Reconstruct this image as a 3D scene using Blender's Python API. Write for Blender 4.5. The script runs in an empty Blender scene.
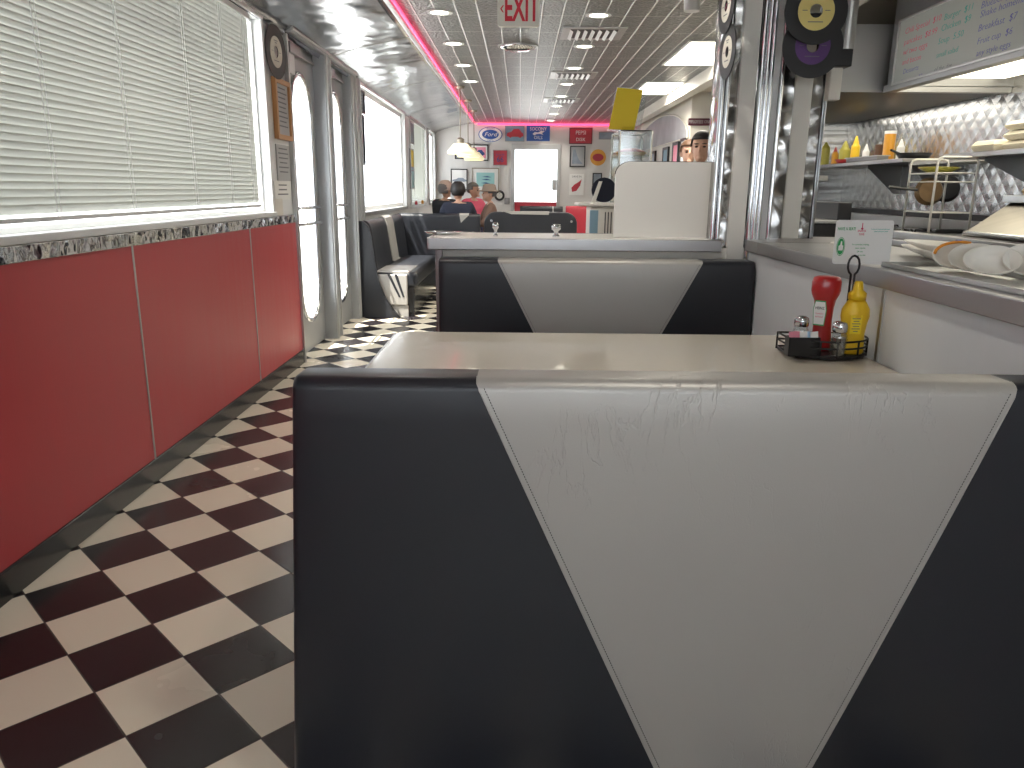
import bpy, bmesh, math, random
from mathutils import Vector, Matrix, Euler
random.seed(7)
S = bpy.context.scene; COL = S.collection; PI = math.pi
V = Vector

# ------------------------------------------------------------------ camera
FPX = 769.0
cam_d = bpy.data.cameras.new('camera'); cam = bpy.data.objects.new('camera', cam_d); COL.objects.link(cam)
CAM = V((0, 0, 1.27))
RM = (Matrix.Rotation(math.radians(.4), 3, 'Z') @ Matrix.Rotation(math.radians(90 - 14.2), 3, 'X') @ Matrix.Rotation(math.radians(.5), 3, 'Z'))
cam.matrix_world = Matrix.Translation(CAM) @ RM.to_4x4()
cam_d.sensor_fit = 'HORIZONTAL'; cam_d.sensor_width = 36; cam_d.lens = FPX / 1024 * 36
cam_d.clip_start = .05; cam_d.clip_end = 200
S.camera = cam

def at(u, v, X=None, Y=None, Z=None):
    d = RM @ V(((u - 512) / FPX, (384 - v) / FPX, -1))
    t = X / d.x if X is not None else Y / d.y if Y is not None else (Z - CAM.z) / d.z
    return CAM + d * t

# ------------------------------------------------------------------ materials
def nn(nt, t, **k):
    n = nt.nodes.new(t)
    for a, b in k.items():
        if a[0].islower(): setattr(n, a, b)
    for a, b in k.items():
        if not a[0].islower(): n.inputs[a].default_value = b
    return n
def mat(name, col, rough=.5, metal=0., noise=0., nscale=20., bump=0., bscale=80., bdist=.002, stretch=None, emit=None, estr=0., spec=.5, trans=0., coat=0., rvar=0.):
    m = bpy.data.materials.new(name); m.use_nodes = True; nt = m.node_tree; b = nt.nodes['Principled BSDF']
    b.inputs['Base Color'].default_value = (*col, 1); b.inputs['Roughness'].default_value = rough
    b.inputs['Metallic'].default_value = metal; b.inputs['Specular IOR Level'].default_value = spec
    b.inputs['Transmission Weight'].default_value = trans; b.inputs['Coat Weight'].default_value = coat
    if emit: b.inputs['Emission Color'].default_value = (*emit, 1); b.inputs['Emission Strength'].default_value = estr
    if noise or bump or rvar:
        tc = nn(nt, 'ShaderNodeTexCoord'); mp = nn(nt, 'ShaderNodeMapping'); nt.links.new(tc.outputs['Object'], mp.inputs[0])
        if stretch: mp.inputs['Scale'].default_value = stretch
    if noise or rvar:
        n = nn(nt, 'ShaderNodeTexNoise', Scale=nscale, Detail=4.); nt.links.new(mp.outputs[0], n.inputs['Vector'])
    if noise:
        mx = nn(nt, 'ShaderNodeMix', data_type='RGBA'); mx.inputs[6].default_value = (*[c * (1 - noise) for c in col], 1)
        mx.inputs[7].default_value = (*[min(1, c * (1 + noise)) for c in col], 1)
        nt.links.new(n.outputs[0], mx.inputs[0]); nt.links.new(mx.outputs[2], b.inputs['Base Color'])
    if rvar:
        mr = nn(nt, 'ShaderNodeMapRange'); mr.inputs[1].default_value = .3; mr.inputs[2].default_value = .7
        mr.inputs[3].default_value = max(.02, rough - rvar); mr.inputs[4].default_value = rough + rvar
        nt.links.new(n.outputs[0], mr.inputs[0]); nt.links.new(mr.outputs[0], b.inputs['Roughness'])
    if bump:
        n2 = nn(nt, 'ShaderNodeTexNoise', Scale=bscale, Detail=3.); nt.links.new(mp.outputs[0], n2.inputs['Vector'])
        bp = nn(nt, 'ShaderNodeBump', Strength=bump, Distance=bdist); nt.links.new(n2.outputs[0], bp.inputs['Height'])
        nt.links.new(bp.outputs[0], b.inputs['Normal'])
    return m
M = {}
M['steel'] = mat('brushed_steel', (.40, .39, .39), .36, .9, noise=.05, nscale=6, bump=.03, bscale=60, stretch=(1, .1, 3), rvar=.05)
M['steel_plain'] = mat('satin_steel', (.50, .50, .49), .36, .9, rvar=.06, nscale=3)
M['chrome'] = mat('chrome', (.66, .67, .69), .14, 1)
M['cove'] = mat('mirror_steel_cove', (.46, .47, .49), .17, 1, bump=.5, bscale=1.3, bdist=.10, rvar=.05, nscale=2, stretch=(1, .7, 1))
M['marbled'] = mat('rippled_steel', (.5, .51, .52), .12, 1, bump=.8, bscale=5, bdist=.05)
M['door_steel'] = mat('door_steel', (.42, .43, .44), .42, .75, rvar=.05, nscale=2)
M['white_paint'] = mat('white_panel', (.72, .70, .66), .35, 0, noise=.03, nscale=2, rvar=.05)
M['wall_cream'] = mat('cream_wall', (.70, .67, .61), .55, 0, noise=.04, nscale=2)
M['wall_far'] = mat('far_wall_white', (.66, .65, .63), .5, 0, noise=.04, nscale=1.5)
M['ledge_white'] = mat('white_laminate', (.75, .79, .82), .3, 0, noise=.025, nscale=3, bump=.1, bscale=40, stretch=(1, 6, 1), bdist=.001)
M['frame_white'] = mat('window_frame_white', (.72, .73, .73), .35)
M['black'] = mat('black_plastic', (.012, .012, .013), .35)
M['black_metal'] = mat('black_wire', (.015, .015, .016), .4, .3)
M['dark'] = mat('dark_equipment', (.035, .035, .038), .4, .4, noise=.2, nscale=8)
M['greymetal'] = mat('grey_equipment', (.3, .3, .3), .35, .8, noise=.15, nscale=5)
M['base_black'] = mat('black_cove_base', (.018, .019, .02), .22, 0, noise=.2, nscale=6)
M['table'] = mat('cream_laminate', (.60, .55, .46), .18, 0, noise=.02, nscale=60, coat=.3)
M['rubber'] = mat('dark_rubber', (.03, .03, .03), .6)
M['red'] = mat('red_gloss', (.42, .018, .02), .28, coat=.3)
M['redv'] = mat('red_vinyl', (.45, .03, .05), .4)
M['yellow'] = mat('yellow_plastic', (.85, .55, .02), .35)
M['yellow_sheet'] = mat('yellow_paper', (.95, .72, .03), .55)
M['olive'] = mat('olive_plastic', (.42, .38, .06), .35)
M['amber'] = mat('amber_liquid', (.7, .32, .03), .3)
M['orange'] = mat('orange_rubber', (.8, .3, .02), .5)
M['white_plastic'] = mat('white_plastic', (.82, .8, .74), .35)
M['foam'] = mat('foam_box', (.86, .79, .62), .6)
M['paper'] = mat('paper_white', (.8, .8, .78), .7)
M['paper_grey'] = mat('paper_grey', (.42, .43, .44), .7)
M['ink'] = mat('grey_ink', (.15, .15, .17), .7)
M['pink'] = mat('pink_paper', (.8, .3, .4), .6)
M['blue_paper'] = mat('pale_blue_paper', (.4, .6, .8), .6)
M['blue'] = mat('blue_enamel', (.02, .09, .36), .35)
M['navy'] = mat('navy_enamel', (.02, .06, .2), .4)
M['green'] = mat('green_ink', (.03, .33, .1), .6)
M['tealink'] = mat('teal_ink', (.02, .4, .33), .6)
M['redink'] = mat('red_ink', (.7, .06, .14), .6)
M['blueink'] = mat('violet_ink', (.12, .12, .45), .6)
M['wood'] = mat('light_wood', (.50, .25, .09), .45, noise=.2, nscale=20, stretch=(1, 1, .1))
M['vinyl_black'] = mat('record_vinyl', (.012, .012, .014), .5)
M['lab_yellow'] = mat('record_label_yellow', (.72, .6, .22), .6)
M['lab_purple'] = mat('record_label_purple', (.09, .035, .16), .6)
M['lab_white'] = mat('record_label_white', (.7, .68, .6), .6)
M['exit_red'] = mat('exit_red', (.75, .03, .06), .5)
M['sign_white'] = mat('exit_sign_white', (.8, .8, .72), .45)
M['neon'] = mat('neon_pink', (1, .1, .2), .4, emit=(1, .06, .17), estr=1.6)
M['lamp'] = mat('lamp_lens', (1, 1, .95), .5, emit=(1, .93, .78), estr=5)
M['panel_light'] = mat('light_diffuser', (1, 1, .95), .5, emit=(1, .93, .76), estr=3.5)
M['hood_light'] = mat('hood_light_diffuser', (1, 1, .95), .5, emit=(1, .92, .72), estr=1.6)
M['shade'] = mat('cream_glass_shade', (.9, .85, .62), .35, emit=(1, .85, .5), estr=.28)
M['brass'] = mat('dark_brass', (.3, .27, .22), .35, .8)
M['skin'] = mat('skin', (.58, .34, .24), .5, noise=.06, nscale=8)
M['hair'] = mat('dark_hair', (.015, .012, .012), .5, bump=.4, bscale=120)
M['hair_brown'] = mat('brown_hair', (.12, .06, .03), .55, bump=.4, bscale=120)
M['hair_grey'] = mat('grey_hair', (.16, .15, .15), .6, bump=.4, bscale=120)
M['hat'] = mat('tan_felt', (.26, .2, .16), .8)
M['cap_beige'] = mat('pale_cap', (.6, .44, .37), .8)
M['cloth_black'] = mat('black_cloth', (.02, .022, .03), .85)
M['cloth_navy'] = mat('navy_cloth', (.018, .022, .04), .85)
M['cloth_pink'] = mat('pink_cloth', (.75, .12, .2), .8)
M['cloth_brown'] = mat('brown_cloth', (.2, .12, .09), .85)
M['cloth_white'] = mat('white_cloth', (.7, .7, .68), .85)
M['denim'] = mat('dark_denim', (.03, .045, .09), .85)
M['eye'] = mat('eye_dark', (.03, .02, .02), .2)
M['mural'] = mat('grey_mural', (.36, .37, .4), .5, noise=.55, nscale=2.2)
M['maroon'] = mat('maroon_sign', (.08, .015, .03), .5)
M['aqua'] = mat('aqua_print', (.32, .58, .58), .55, noise=.12, nscale=5)
M['sky_print'] = mat('blue_print', (.2, .33, .42), .55, noise=.25, nscale=5)
M['grey_print'] = mat('grey_print', (.25, .3, .36), .55, noise=.4, nscale=12)
M['food'] = mat('pastry', (.62, .42, .2), .6, noise=.3, nscale=30, bump=.5, bscale=60)
M['berry'] = mat('berry_filling', (.5, .12, .1), .5, noise=.4, nscale=50, bump=.5, bscale=80)
M['pepper'] = mat('ground_pepper', (.12, .1, .07), .8, noise=.6, nscale=400)
M['salt'] = mat('salt', (.75, .75, .75), .8)
M['pan'] = mat('pan_bottom', (.22, .14, .07), .35, .6, noise=.4, nscale=20)
M['plaster_dark'] = mat('kitchen_ceiling_grey', (.16, .16, .16), .6)
M['ceil_tile'] = mat('kitchen_ceiling_cream', (.55, .5, .42), .6)
M['partition_edge'] = mat('dark_steel_edge', (.2, .17, .17), .35, .8)
M['wb'] = mat('whiteboard_white', (.5, .53, .5), .25)
M['asphalt'] = mat('pale_concrete', (.75, .75, .74), .9, noise=.1, nscale=2)
M['stitch'] = mat('dark_thread', (.03, .03, .03), .8)

def glass_mat(name, tint=(1, 1, 1), gloss=.08, rough=.03):
    m = bpy.data.materials.new(name); m.use_nodes = True; nt = m.node_tree; nt.nodes.remove(nt.nodes['Principled BSDF'])
    o = nt.nodes['Material Output']; t = nn(nt, 'ShaderNodeBsdfTransparent'); t.inputs[0].default_value = (*tint, 1)
    g = nn(nt, 'ShaderNodeBsdfGlossy'); g.inputs['Roughness'].default_value = rough; mx = nn(nt, 'ShaderNodeMixShader'); mx.inputs[0].default_value = gloss
    nt.links.new(t.outputs[0], mx.inputs[1]); nt.links.new(g.outputs[0], mx.inputs[2]); nt.links.new(mx.outputs[0], o.inputs[0]); return m
M['glass'] = glass_mat('clear_glass')
M['jar'] = glass_mat('jar_glass', (.93, .95, .95), .14, .05)
M['acrylic'] = glass_mat('acrylic', (.92, .95, .95), .12, .08)

def slat_mat():
    m = bpy.data.materials.new('translucent_slat'); m.use_nodes = True; nt = m.node_tree; b = nt.nodes['Principled BSDF']
    b.inputs['Base Color'].default_value = (.46, .48, .44, 1); b.inputs['Roughness'].default_value = .45
    t = nn(nt, 'ShaderNodeBsdfTranslucent'); t.inputs[0].default_value = (.80, .82, .76, 1)
    mx = nn(nt, 'ShaderNodeMixShader'); mx.inputs[0].default_value = .085
    nt.links.new(b.outputs[0], mx.inputs[1]); nt.links.new(t.outputs[0], mx.inputs[2]); nt.links.new(mx.outputs[0], nt.nodes['Material Output'].inputs[0]); return m
M['slat'] = slat_mat()
M['thin_paper'] = slat_mat(); M['thin_paper'].node_tree.nodes['Mix Shader'].inputs[0].default_value = .85

def vinyl(name, col, rough, wr):
    m = mat(name, col, rough); nt = m.node_tree; b = nt.nodes['Principled BSDF']; L = nt.links.new
    tc = nn(nt, 'ShaderNodeTexCoord')
    fine = nn(nt, 'ShaderNodeTexVoronoi', Scale=420.); L(tc.outputs['Object'], fine.inputs['Vector'])
    mp = nn(nt, 'ShaderNodeMapping'); mp.inputs['Scale'].default_value = (1.5, 1, .5); mp.inputs['Rotation'].default_value = (0, .25, 0); L(tc.outputs['Object'], mp.inputs[0])
    dn = nn(nt, 'ShaderNodeTexNoise', Scale=7., Detail=5., Roughness=.62, Distortion=.4); L(mp.outputs[0], dn.inputs['Vector'])
    sb = nn(nt, 'ShaderNodeMath', operation='SUBTRACT'); sb.inputs[1].default_value = .5; L(dn.outputs[0], sb.inputs[0])
    ab = nn(nt, 'ShaderNodeMath', operation='ABSOLUTE'); L(sb.outputs[0], ab.inputs[0])
    r = nn(nt, 'ShaderNodeMapRange'); r.inputs[1].default_value = 0; r.inputs[2].default_value = .012; L(ab.outputs[0], r.inputs[0])
    msk = nn(nt, 'ShaderNodeTexNoise', Scale=2.6, Detail=1.); L(tc.outputs['Object'], msk.inputs['Vector'])
    mk = nn(nt, 'ShaderNodeMapRange'); mk.inputs[1].default_value = .40; mk.inputs[2].default_value = .75; L(msk.outputs[0], mk.inputs[0])
    st = nn(nt, 'ShaderNodeMath', operation='MULTIPLY'); st.inputs[1].default_value = wr; L(mk.outputs[0], st.inputs[0])
    b1 = nn(nt, 'ShaderNodeBump', Distance=.0025); L(st.outputs[0], b1.inputs['Strength']); L(r.outputs[0], b1.inputs['Height'])
    b2 = nn(nt, 'ShaderNodeBump', Strength=.16, Distance=.0008); L(fine.outputs['Distance'], b2.inputs['Height']); L(b1.outputs[0], b2.inputs['Normal'])
    bg = nn(nt, 'ShaderNodeTexNoise', Scale=3., Detail=2.); L(tc.outputs['Object'], bg.inputs['Vector'])
    b3 = nn(nt, 'ShaderNodeBump', Strength=.25, Distance=.02); L(bg.outputs[0], b3.inputs['Height']); L(b2.outputs[0], b3.inputs['Normal'])
    L(b3.outputs[0], b.inputs['Normal']); return m
M['v_black'] = vinyl('black_vinyl', (.017, .019, .025), .36, .05)
M['v_silver'] = vinyl('silver_vinyl', (.43, .415, .39), .42, .5)
for k in ('v_silver',): M[k].node_tree.nodes['Principled BSDF'].inputs['Metallic'].default_value = .35

def red_mat():
    m = mat('red_laminate', (.50, .052, .062), .33, noise=.05, nscale=3, bump=.12, bscale=30, stretch=(1, 8, .4), bdist=.002, rvar=.04); return m
M['red_lam'] = red_mat()

def floor_mat():
    m = mat('checker_tile', (.6, .55, .45), .2); nt = m.node_tree; b = nt.nodes['Principled BSDF']; L = nt.links.new
    s = .2286; c = V((-.923, 1.722, 0)) / s
    p = Matrix.Rotation(PI / 4, 3, 'Z') @ c; T = (.5 - p.x, 1.5 - p.y, .5)
    tc = nn(nt, 'ShaderNodeTexCoord'); mp = nn(nt, 'ShaderNodeMapping'); L(tc.outputs['Object'], mp.inputs[0])
    mp.inputs['Scale'].default_value = (1 / s, 1 / s, 0); mp.inputs['Rotation'].default_value = (0, 0, PI / 4); mp.inputs['Location'].default_value = T
    ck = nn(nt, 'ShaderNodeTexChecker', Scale=1.); ck.inputs['Color1'].default_value = (.80, .74, .60, 1); ck.inputs['Color2'].default_value = (.022, .018, .021, 1)
    L(mp.outputs[0], ck.inputs['Vector'])
    fl = nn(nt, 'ShaderNodeVectorMath', operation='FLOOR'); L(mp.outputs[0], fl.inputs[0])
    wn = nn(nt, 'ShaderNodeTexWhiteNoise'); L(fl.outputs[0], wn.inputs['Vector'])
    hv = nn(nt, 'ShaderNodeHueSaturation'); mr = nn(nt, 'ShaderNodeMapRange'); mr.inputs[3].default_value = .9; mr.inputs[4].default_value = 1.06
    L(wn.outputs[0], mr.inputs[0]); L(mr.outputs[0], hv.inputs['Value']); L(ck.outputs[0], hv.inputs['Color'])
    fr = nn(nt, 'ShaderNodeVectorMath', operation='FRACTION'); L(mp.outputs[0], fr.inputs[0])
    sx = nn(nt, 'ShaderNodeSeparateXYZ'); L(fr.outputs[0], sx.inputs[0])
    outs = []
    for a in ('X', 'Y'):
        pp = nn(nt, 'ShaderNodeMath', operation='PINGPONG'); pp.inputs[1].default_value = .5; L(sx.outputs[a], pp.inputs[0]); outs.append(pp)
    mn = nn(nt, 'ShaderNodeMath', operation='MINIMUM'); L(outs[0].outputs[0], mn.inputs[0]); L(outs[1].outputs[0], mn.inputs[1])
    g = nn(nt, 'ShaderNodeMapRange'); g.inputs[1].default_value = .006; g.inputs[2].default_value = .014; L(mn.outputs[0], g.inputs[0])
    mx = nn(nt, 'ShaderNodeMix', data_type='RGBA'); mx.inputs[6].default_value = (.05, .045, .04, 1); L(g.outputs[0], mx.inputs[0]); L(hv.outputs[0], mx.inputs[7])
    L(mx.outputs[2], b.inputs['Base Color'])
    bp = nn(nt, 'ShaderNodeBump', Strength=.5, Distance=.002); L(g.outputs[0], bp.inputs['Height'])
    n = nn(nt, 'ShaderNodeTexNoise', Scale=60., Detail=3.); L(tc.outputs['Object'], n.inputs['Vector'])
    b2 = nn(nt, 'ShaderNodeBump', Strength=.08, Distance=.002); L(n.outputs[0], b2.inputs['Height']); L(bp.outputs[0], b2.inputs['Normal']); L(b2.outputs[0], b.inputs['Normal'])
    n2 = nn(nt, 'ShaderNodeTexNoise', Scale=2., Detail=4.); L(tc.outputs['Object'], n2.inputs['Vector'])
    rr = nn(nt, 'ShaderNodeMapRange'); rr.inputs[3].default_value = .17; rr.inputs[4].default_value = .34; L(n2.outputs[0], rr.inputs[0]); L(rr.outputs[0], b.inputs['Roughness'])
    return m
M['floor'] = floor_mat()

def tin_mat():
    m = mat('pressed_tin', (.5, .51, .5), .34, 1.); nt = m.node_tree; b = nt.nodes['Principled BSDF']; L = nt.links.new
    tc = nn(nt, 'ShaderNodeTexCoord')
    def grid(cell, w0, w1, off=(0, 0, 0)):
        mp = nn(nt, 'ShaderNodeMapping'); mp.inputs['Scale'].default_value = (1 / cell[0], 1 / cell[1], 0); mp.inputs['Location'].default_value = off; L(tc.outputs['Object'], mp.inputs[0])
        fr = nn(nt, 'ShaderNodeVectorMath', operation='FRACTION'); L(mp.outputs[0], fr.inputs[0]); sx = nn(nt, 'ShaderNodeSeparateXYZ'); L(fr.outputs[0], sx.inputs[0])
        o = []
        for i, a in enumerate(('X', 'Y')):
            pp = nn(nt, 'ShaderNodeMath', operation='PINGPONG'); pp.inputs[1].default_value = .5; L(sx.outputs[a], pp.inputs[0])
            r = nn(nt, 'ShaderNodeMapRange'); r.inputs[1].default_value = w0 / cell[i]; r.inputs[2].default_value = w1 / cell[i]; L(pp.outputs[0], r.inputs[0]); o.append(r)
        mn = nn(nt, 'ShaderNodeMath', operation='MINIMUM'); L(o[0].outputs[0], mn.inputs[0]); L(o[1].outputs[0], mn.inputs[1]); return mn
    big = grid((.1524, .6096), .002, .008); pass
    vo = nn(nt, 'ShaderNodeTexVoronoi', Scale=42.); L(tc.outputs['Object'], vo.inputs['Vector'])
    h = nn(nt, 'ShaderNodeMath', operation='MULTIPLY_ADD'); h.inputs[1].default_value = 1.6; L(vo.outputs['Distance'], h.inputs[0]); h.inputs[2].default_value = 0
    b1 = nn(nt, 'ShaderNodeBump', Strength=.8, Distance=.008); L(h.outputs[0], b1.inputs['Height'])
    b2 = nn(nt, 'ShaderNodeBump', Strength=.9, Distance=.012, invert=True); L(big.outputs[0], b2.inputs['Height']); L(b1.outputs[0], b2.inputs['Normal'])
    L(b2.outputs[0], b.inputs['Normal'])
    mx = nn(nt, 'ShaderNodeMix', data_type='RGBA'); mx.inputs[6].default_value = (.62, .62, .61, 1); mx.inputs[7].default_value = (.22, .23, .225, 1); L(big.outputs[0], mx.inputs[0]); L(mx.outputs[2], b.inputs['Base Color'])
    return m
M['tin'] = tin_mat()

def quilt_mat():
    m = mat('quilted_steel', (.55, .55, .54), .27, 1.); nt = m.node_tree; b = nt.nodes['Principled BSDF']; L = nt.links.new
    tc = nn(nt, 'ShaderNodeTexCoord'); s = .1
    mp = nn(nt, 'ShaderNodeMapping'); mp.inputs['Scale'].default_value = (0, 1 / s, 1 / s); mp.inputs['Rotation'].default_value = (PI / 4, 0, 0); L(tc.outputs['Object'], mp.inputs[0])
    fr = nn(nt, 'ShaderNodeVectorMath', operation='FRACTION'); L(mp.outputs[0], fr.inputs[0]); sx = nn(nt, 'ShaderNodeSeparateXYZ'); L(fr.outputs[0], sx.inputs[0])
    o = []
    for a in ('Y', 'Z'):
        pp = nn(nt, 'ShaderNodeMath', operation='PINGPONG'); pp.inputs[1].default_value = .5; L(sx.outputs[a], pp.inputs[0])
        sq = nn(nt, 'ShaderNodeMath', operation='POWER'); sq.inputs[1].default_value = .7; L(pp.outputs[0], sq.inputs[0]); o.append(sq)
    mu = nn(nt, 'ShaderNodeMath', operation='MULTIPLY'); L(o[0].outputs[0], mu.inputs[0]); L(o[1].outputs[0], mu.inputs[1])
    bp = nn(nt, 'ShaderNodeBump', Strength=.55, Distance=.02); L(mu.outputs[0], bp.inputs['Height']); L(bp.outputs[0], b.inputs['Normal']); return m
M['quilt'] = quilt_mat()

def swirl_mat():
    m = mat('swirled_steel', (.42, .41, .40), .2, 1.); nt = m.node_tree; b = nt.nodes['Principled BSDF']; L = nt.links.new
    tc = nn(nt, 'ShaderNodeTexCoord'); vo = nn(nt, 'ShaderNodeTexVoronoi', Scale=9., Smoothness=.6, feature='SMOOTH_F1'); L(tc.outputs['Object'], vo.inputs['Vector'])
    bp = nn(nt, 'ShaderNodeBump', Strength=.7, Distance=.04); L(vo.outputs[0], bp.inputs['Height']); L(bp.outputs[0], b.inputs['Normal']); return m
M['swirl'] = swirl_mat()

# ------------------------------------------------------------------ geometry helpers
def nb(): return bmesh.new()
def wloc(o):
    p = V((0, 0, 0))
    while o: p += o.location; o = o.parent
    return p
def obj(name, bm, m, parent=None, bevel=0., smooth=False, seg=2, **tags):
    """links the bmesh (written in world coordinates) as ONE mesh object; under a parent it keeps its place"""
    me = bpy.data.meshes.new(name); bmesh.ops.recalc_face_normals(bm, faces=bm.faces)
    if parent: bmesh.ops.translate(bm, verts=bm.verts, vec=-wloc(parent))
    bm.to_mesh(me); bm.free()
    for x in (m if isinstance(m, (list, tuple)) else [m]): me.materials.append(M[x] if isinstance(x, str) else x)
    o = bpy.data.objects.new(name, me); COL.objects.link(o); o.parent = parent
    if smooth:
        for p in me.polygons: p.use_smooth = True
    if bevel:
        b = o.modifiers.new('bevel', 'BEVEL'); b.width = bevel; b.segments = seg; b.limit_method = 'ANGLE'; b.angle_limit = .6
        for p in me.polygons: p.use_smooth = True
        w = o.modifiers.new('wn', 'WEIGHTED_NORMAL'); w.keep_sharp = False
    for k, v in tags.items(): o[k] = v
    return o
def tag(o, label, cat, group=None, kind=None):
    o['label'] = label; o['category'] = cat
    if group: o['group'] = group
    if kind: o['kind'] = kind
    return o
def thing(name, label, cat, loc=(0, 0, 0), group=None):
    o = bpy.data.objects.new(name, None); COL.objects.link(o); o.location = loc; o.empty_display_size = .05
    return tag(o, label, cat, group)
def struct(name, bm, m, parent=None, **k):
    o = obj(name, bm, m, parent, **k)
    if not parent: o['kind'] = 'structure'
    return o
def dup(root, loc, label=None):
    r = root.copy(); COL.objects.link(r); r.location = loc
    if label: r['label'] = label
    for ch in list(root.children):
        c = ch.copy(); COL.objects.link(c); c.parent = r
        for g in list(ch.children):
            d = g.copy(); COL.objects.link(d); d.parent = c
    return r
def box(bm, a, b, R=None, mi=0):
    x0, y0, z0 = a; x1, y1, z1 = b
    vs = [bm.verts.new(p) for p in [(x0, y0, z0), (x1, y0, z0), (x1, y1, z0), (x0, y1, z0), (x0, y0, z1), (x1, y0, z1), (x1, y1, z1), (x0, y1, z1)]]
    for f in [(0, 3, 2, 1), (4, 5, 6, 7), (0, 1, 5, 4), (1, 2, 6, 5), (2, 3, 7, 6), (3, 0, 4, 7)]:
        bm.faces.new([vs[i] for i in f]).material_index = mi
    if R:
        c = V(((x0 + x1) / 2, (y0 + y1) / 2, (z0 + z1) / 2))
        for v in vs: v.co = c + R @ (v.co - c)
    return vs
def B(*boxes):
    bm = nb()
    for a, b in boxes: box(bm, a, b)
    return bm
def frame_of(d):
    d = d.normalized(); a = V((0, 0, 1)) if abs(d.z) < .9 else V((1, 0, 0)); x = d.cross(a).normalized(); return x, d.cross(x).normalized()
def cyl(bm, p, q, r, r2=None, n=20, cap=True):
    p, q = V(p), V(q); r2 = r if r2 is None else r2; x, y = frame_of(q - p); A = []; Bv = []
    for i in range(n):
        a = 2 * PI * i / n; d = x * math.cos(a) + y * math.sin(a); A.append(bm.verts.new(p + d * r)); Bv.append(bm.verts.new(q + d * r2))
    for i in range(n): bm.faces.new([A[i], A[(i + 1) % n], Bv[(i + 1) % n], Bv[i]])
    if cap: bm.faces.new(A[::-1]); bm.faces.new(Bv)
def tube(bm, pts, r, n=8, closed=False):
    pts = [V(p) for p in pts]; rings = []; N = len(pts); px_ = None
    for i, p in enumerate(pts):
        a = pts[i - 1] if (i or closed) else p; b = pts[(i + 1) % N] if (i < N - 1 or closed) else p
        d = (b - a).normalized()
        if px_ is None: x, y = frame_of(d)
        else: x = (px_ - d * px_.dot(d)).normalized(); y = d.cross(x)
        px_ = x
        rings.append([bm.verts.new(p + (x * math.cos(2 * PI * k / n) + y * math.sin(2 * PI * k / n)) * r) for k in range(n)])
    for i in range(N if closed else N - 1):
        A, C = rings[i], rings[(i + 1) % N]
        for k in range(n): bm.faces.new([A[k], A[(k + 1) % n], C[(k + 1) % n], C[k]])
    if not closed: bm.faces.new(rings[0][::-1]); bm.faces.new(rings[-1])
def lathe(bm, c, prof, n=24, sx=1., sy=1.):
    """prof: (r, z) list around a vertical axis at c"""
    c = V(c); rings = []
    for r, z in prof:
        if r < 1e-6: rings.append([bm.verts.new(c + V((0, 0, z)))])
        else: rings.append([bm.verts.new(c + V((r * sx * math.cos(2 * PI * k / n), r * sy * math.sin(2 * PI * k / n), z))) for k in range(n)])
    for A, C in zip(rings, rings[1:]):
        for k in range(n):
            j = (k + 1) % n
            if len(A) == 1 and len(C) == 1: continue
            if len(A) == 1: bm.faces.new([A[0], C[j], C[k]])
            elif len(C) == 1: bm.faces.new([A[k], A[j], C[0]])
            else: bm.faces.new([A[k], A[j], C[j], C[k]])
def prism(bm, poly, ext, mi=0):
    """poly: list of 3D points; ext: extrusion vector"""
    a = [bm.verts.new(V(p)) for p in poly]; e = V(ext); b = [bm.verts.new(v.co + e) for v in a]
    bm.faces.new(a[::-1]).material_index = mi; bm.faces.new(b).material_index = mi
    for i in range(len(a)):
        j = (i + 1) % len(a); bm.faces.new([a[i], a[j], b[j], b[i]]).material_index = mi
def ring_plate(bm, outer, inner, ext):
    """closed strip between two loops of equal length, given thickness"""
    e = V(ext); n = len(outer)
    O = [bm.verts.new(V(p)) for p in outer]; I = [bm.verts.new(V(p)) for p in inner]
    O2 = [bm.verts.new(v.co + e) for v in O]; I2 = [bm.verts.new(v.co + e) for v in I]
    for i in range(n):
        j = (i + 1) % n
        bm.faces.new([O[i], O[j], I[j], I[i]]); bm.faces.new([O2[j], O2[i], I2[i], I2[j]])
        bm.faces.new([O[j], O[i], O2[i], O2[j]]); bm.faces.new([I[i], I[j], I2[j], I2[i]])
def ell(c, r, u, v, n=32, r2=None):
    c, u, v = V(c), V(u), V(v); r2 = r if r2 is None else r2
    return [c + u * (r * math.cos(2 * PI * k / n)) + v * (r2 * math.sin(2 * PI * k / n)) for k in range(n)]
def ellipsoid(bm, c, r, n=16):
    c = V(c); lathe_prof = [(math.sin(PI * i / n), -math.cos(PI * i / n)) for i in range(n + 1)]
    before = set(bm.verts); lathe(bm, (0, 0, 0), [(max(0, a) if 0 < i < n else 0, z) for i, (a, z) in enumerate(lathe_prof)], n)
    for v in bm.verts:
        if v not in before: v.co = V((v.co.x * r[0], v.co.y * r[1], v.co.z * r[2])) + c
def text(s, c, r, u, h, m, parent, ext=.0008, xs=1., name='lettering', bold=0., align='CENTER', shear=0.):
    """flat lettering as a mesh: centre c, right axis r, up axis u, cap height h"""
    cu = bpy.data.curves.new('t', 'FONT'); cu.body = s; cu.size = h / .70; cu.align_x = align; cu.align_y = 'CENTER'; cu.extrude = ext; cu.offset = bold; cu.shear = shear
    cu.resolution_u = 2
    t = bpy.data.objects.new('t', cu); COL.objects.link(t); bpy.context.view_layer.update()
    me = bpy.data.meshes.new_from_object(t.evaluated_get(bpy.context.evaluated_depsgraph_get()))
    bpy.data.objects.remove(t); bpy.data.curves.remove(cu)
    r, u, c = V(r).normalized(), V(u).normalized(), V(c); n = r.cross(u)
    bm = nb(); bm.from_mesh(me); bpy.data.meshes.remove(me)
    for v in bm.verts: p = v.co.copy(); v.co = c + r * (p.x * xs) + u * p.y + n * p.z
    return obj(name, bm, m, parent)
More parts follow.
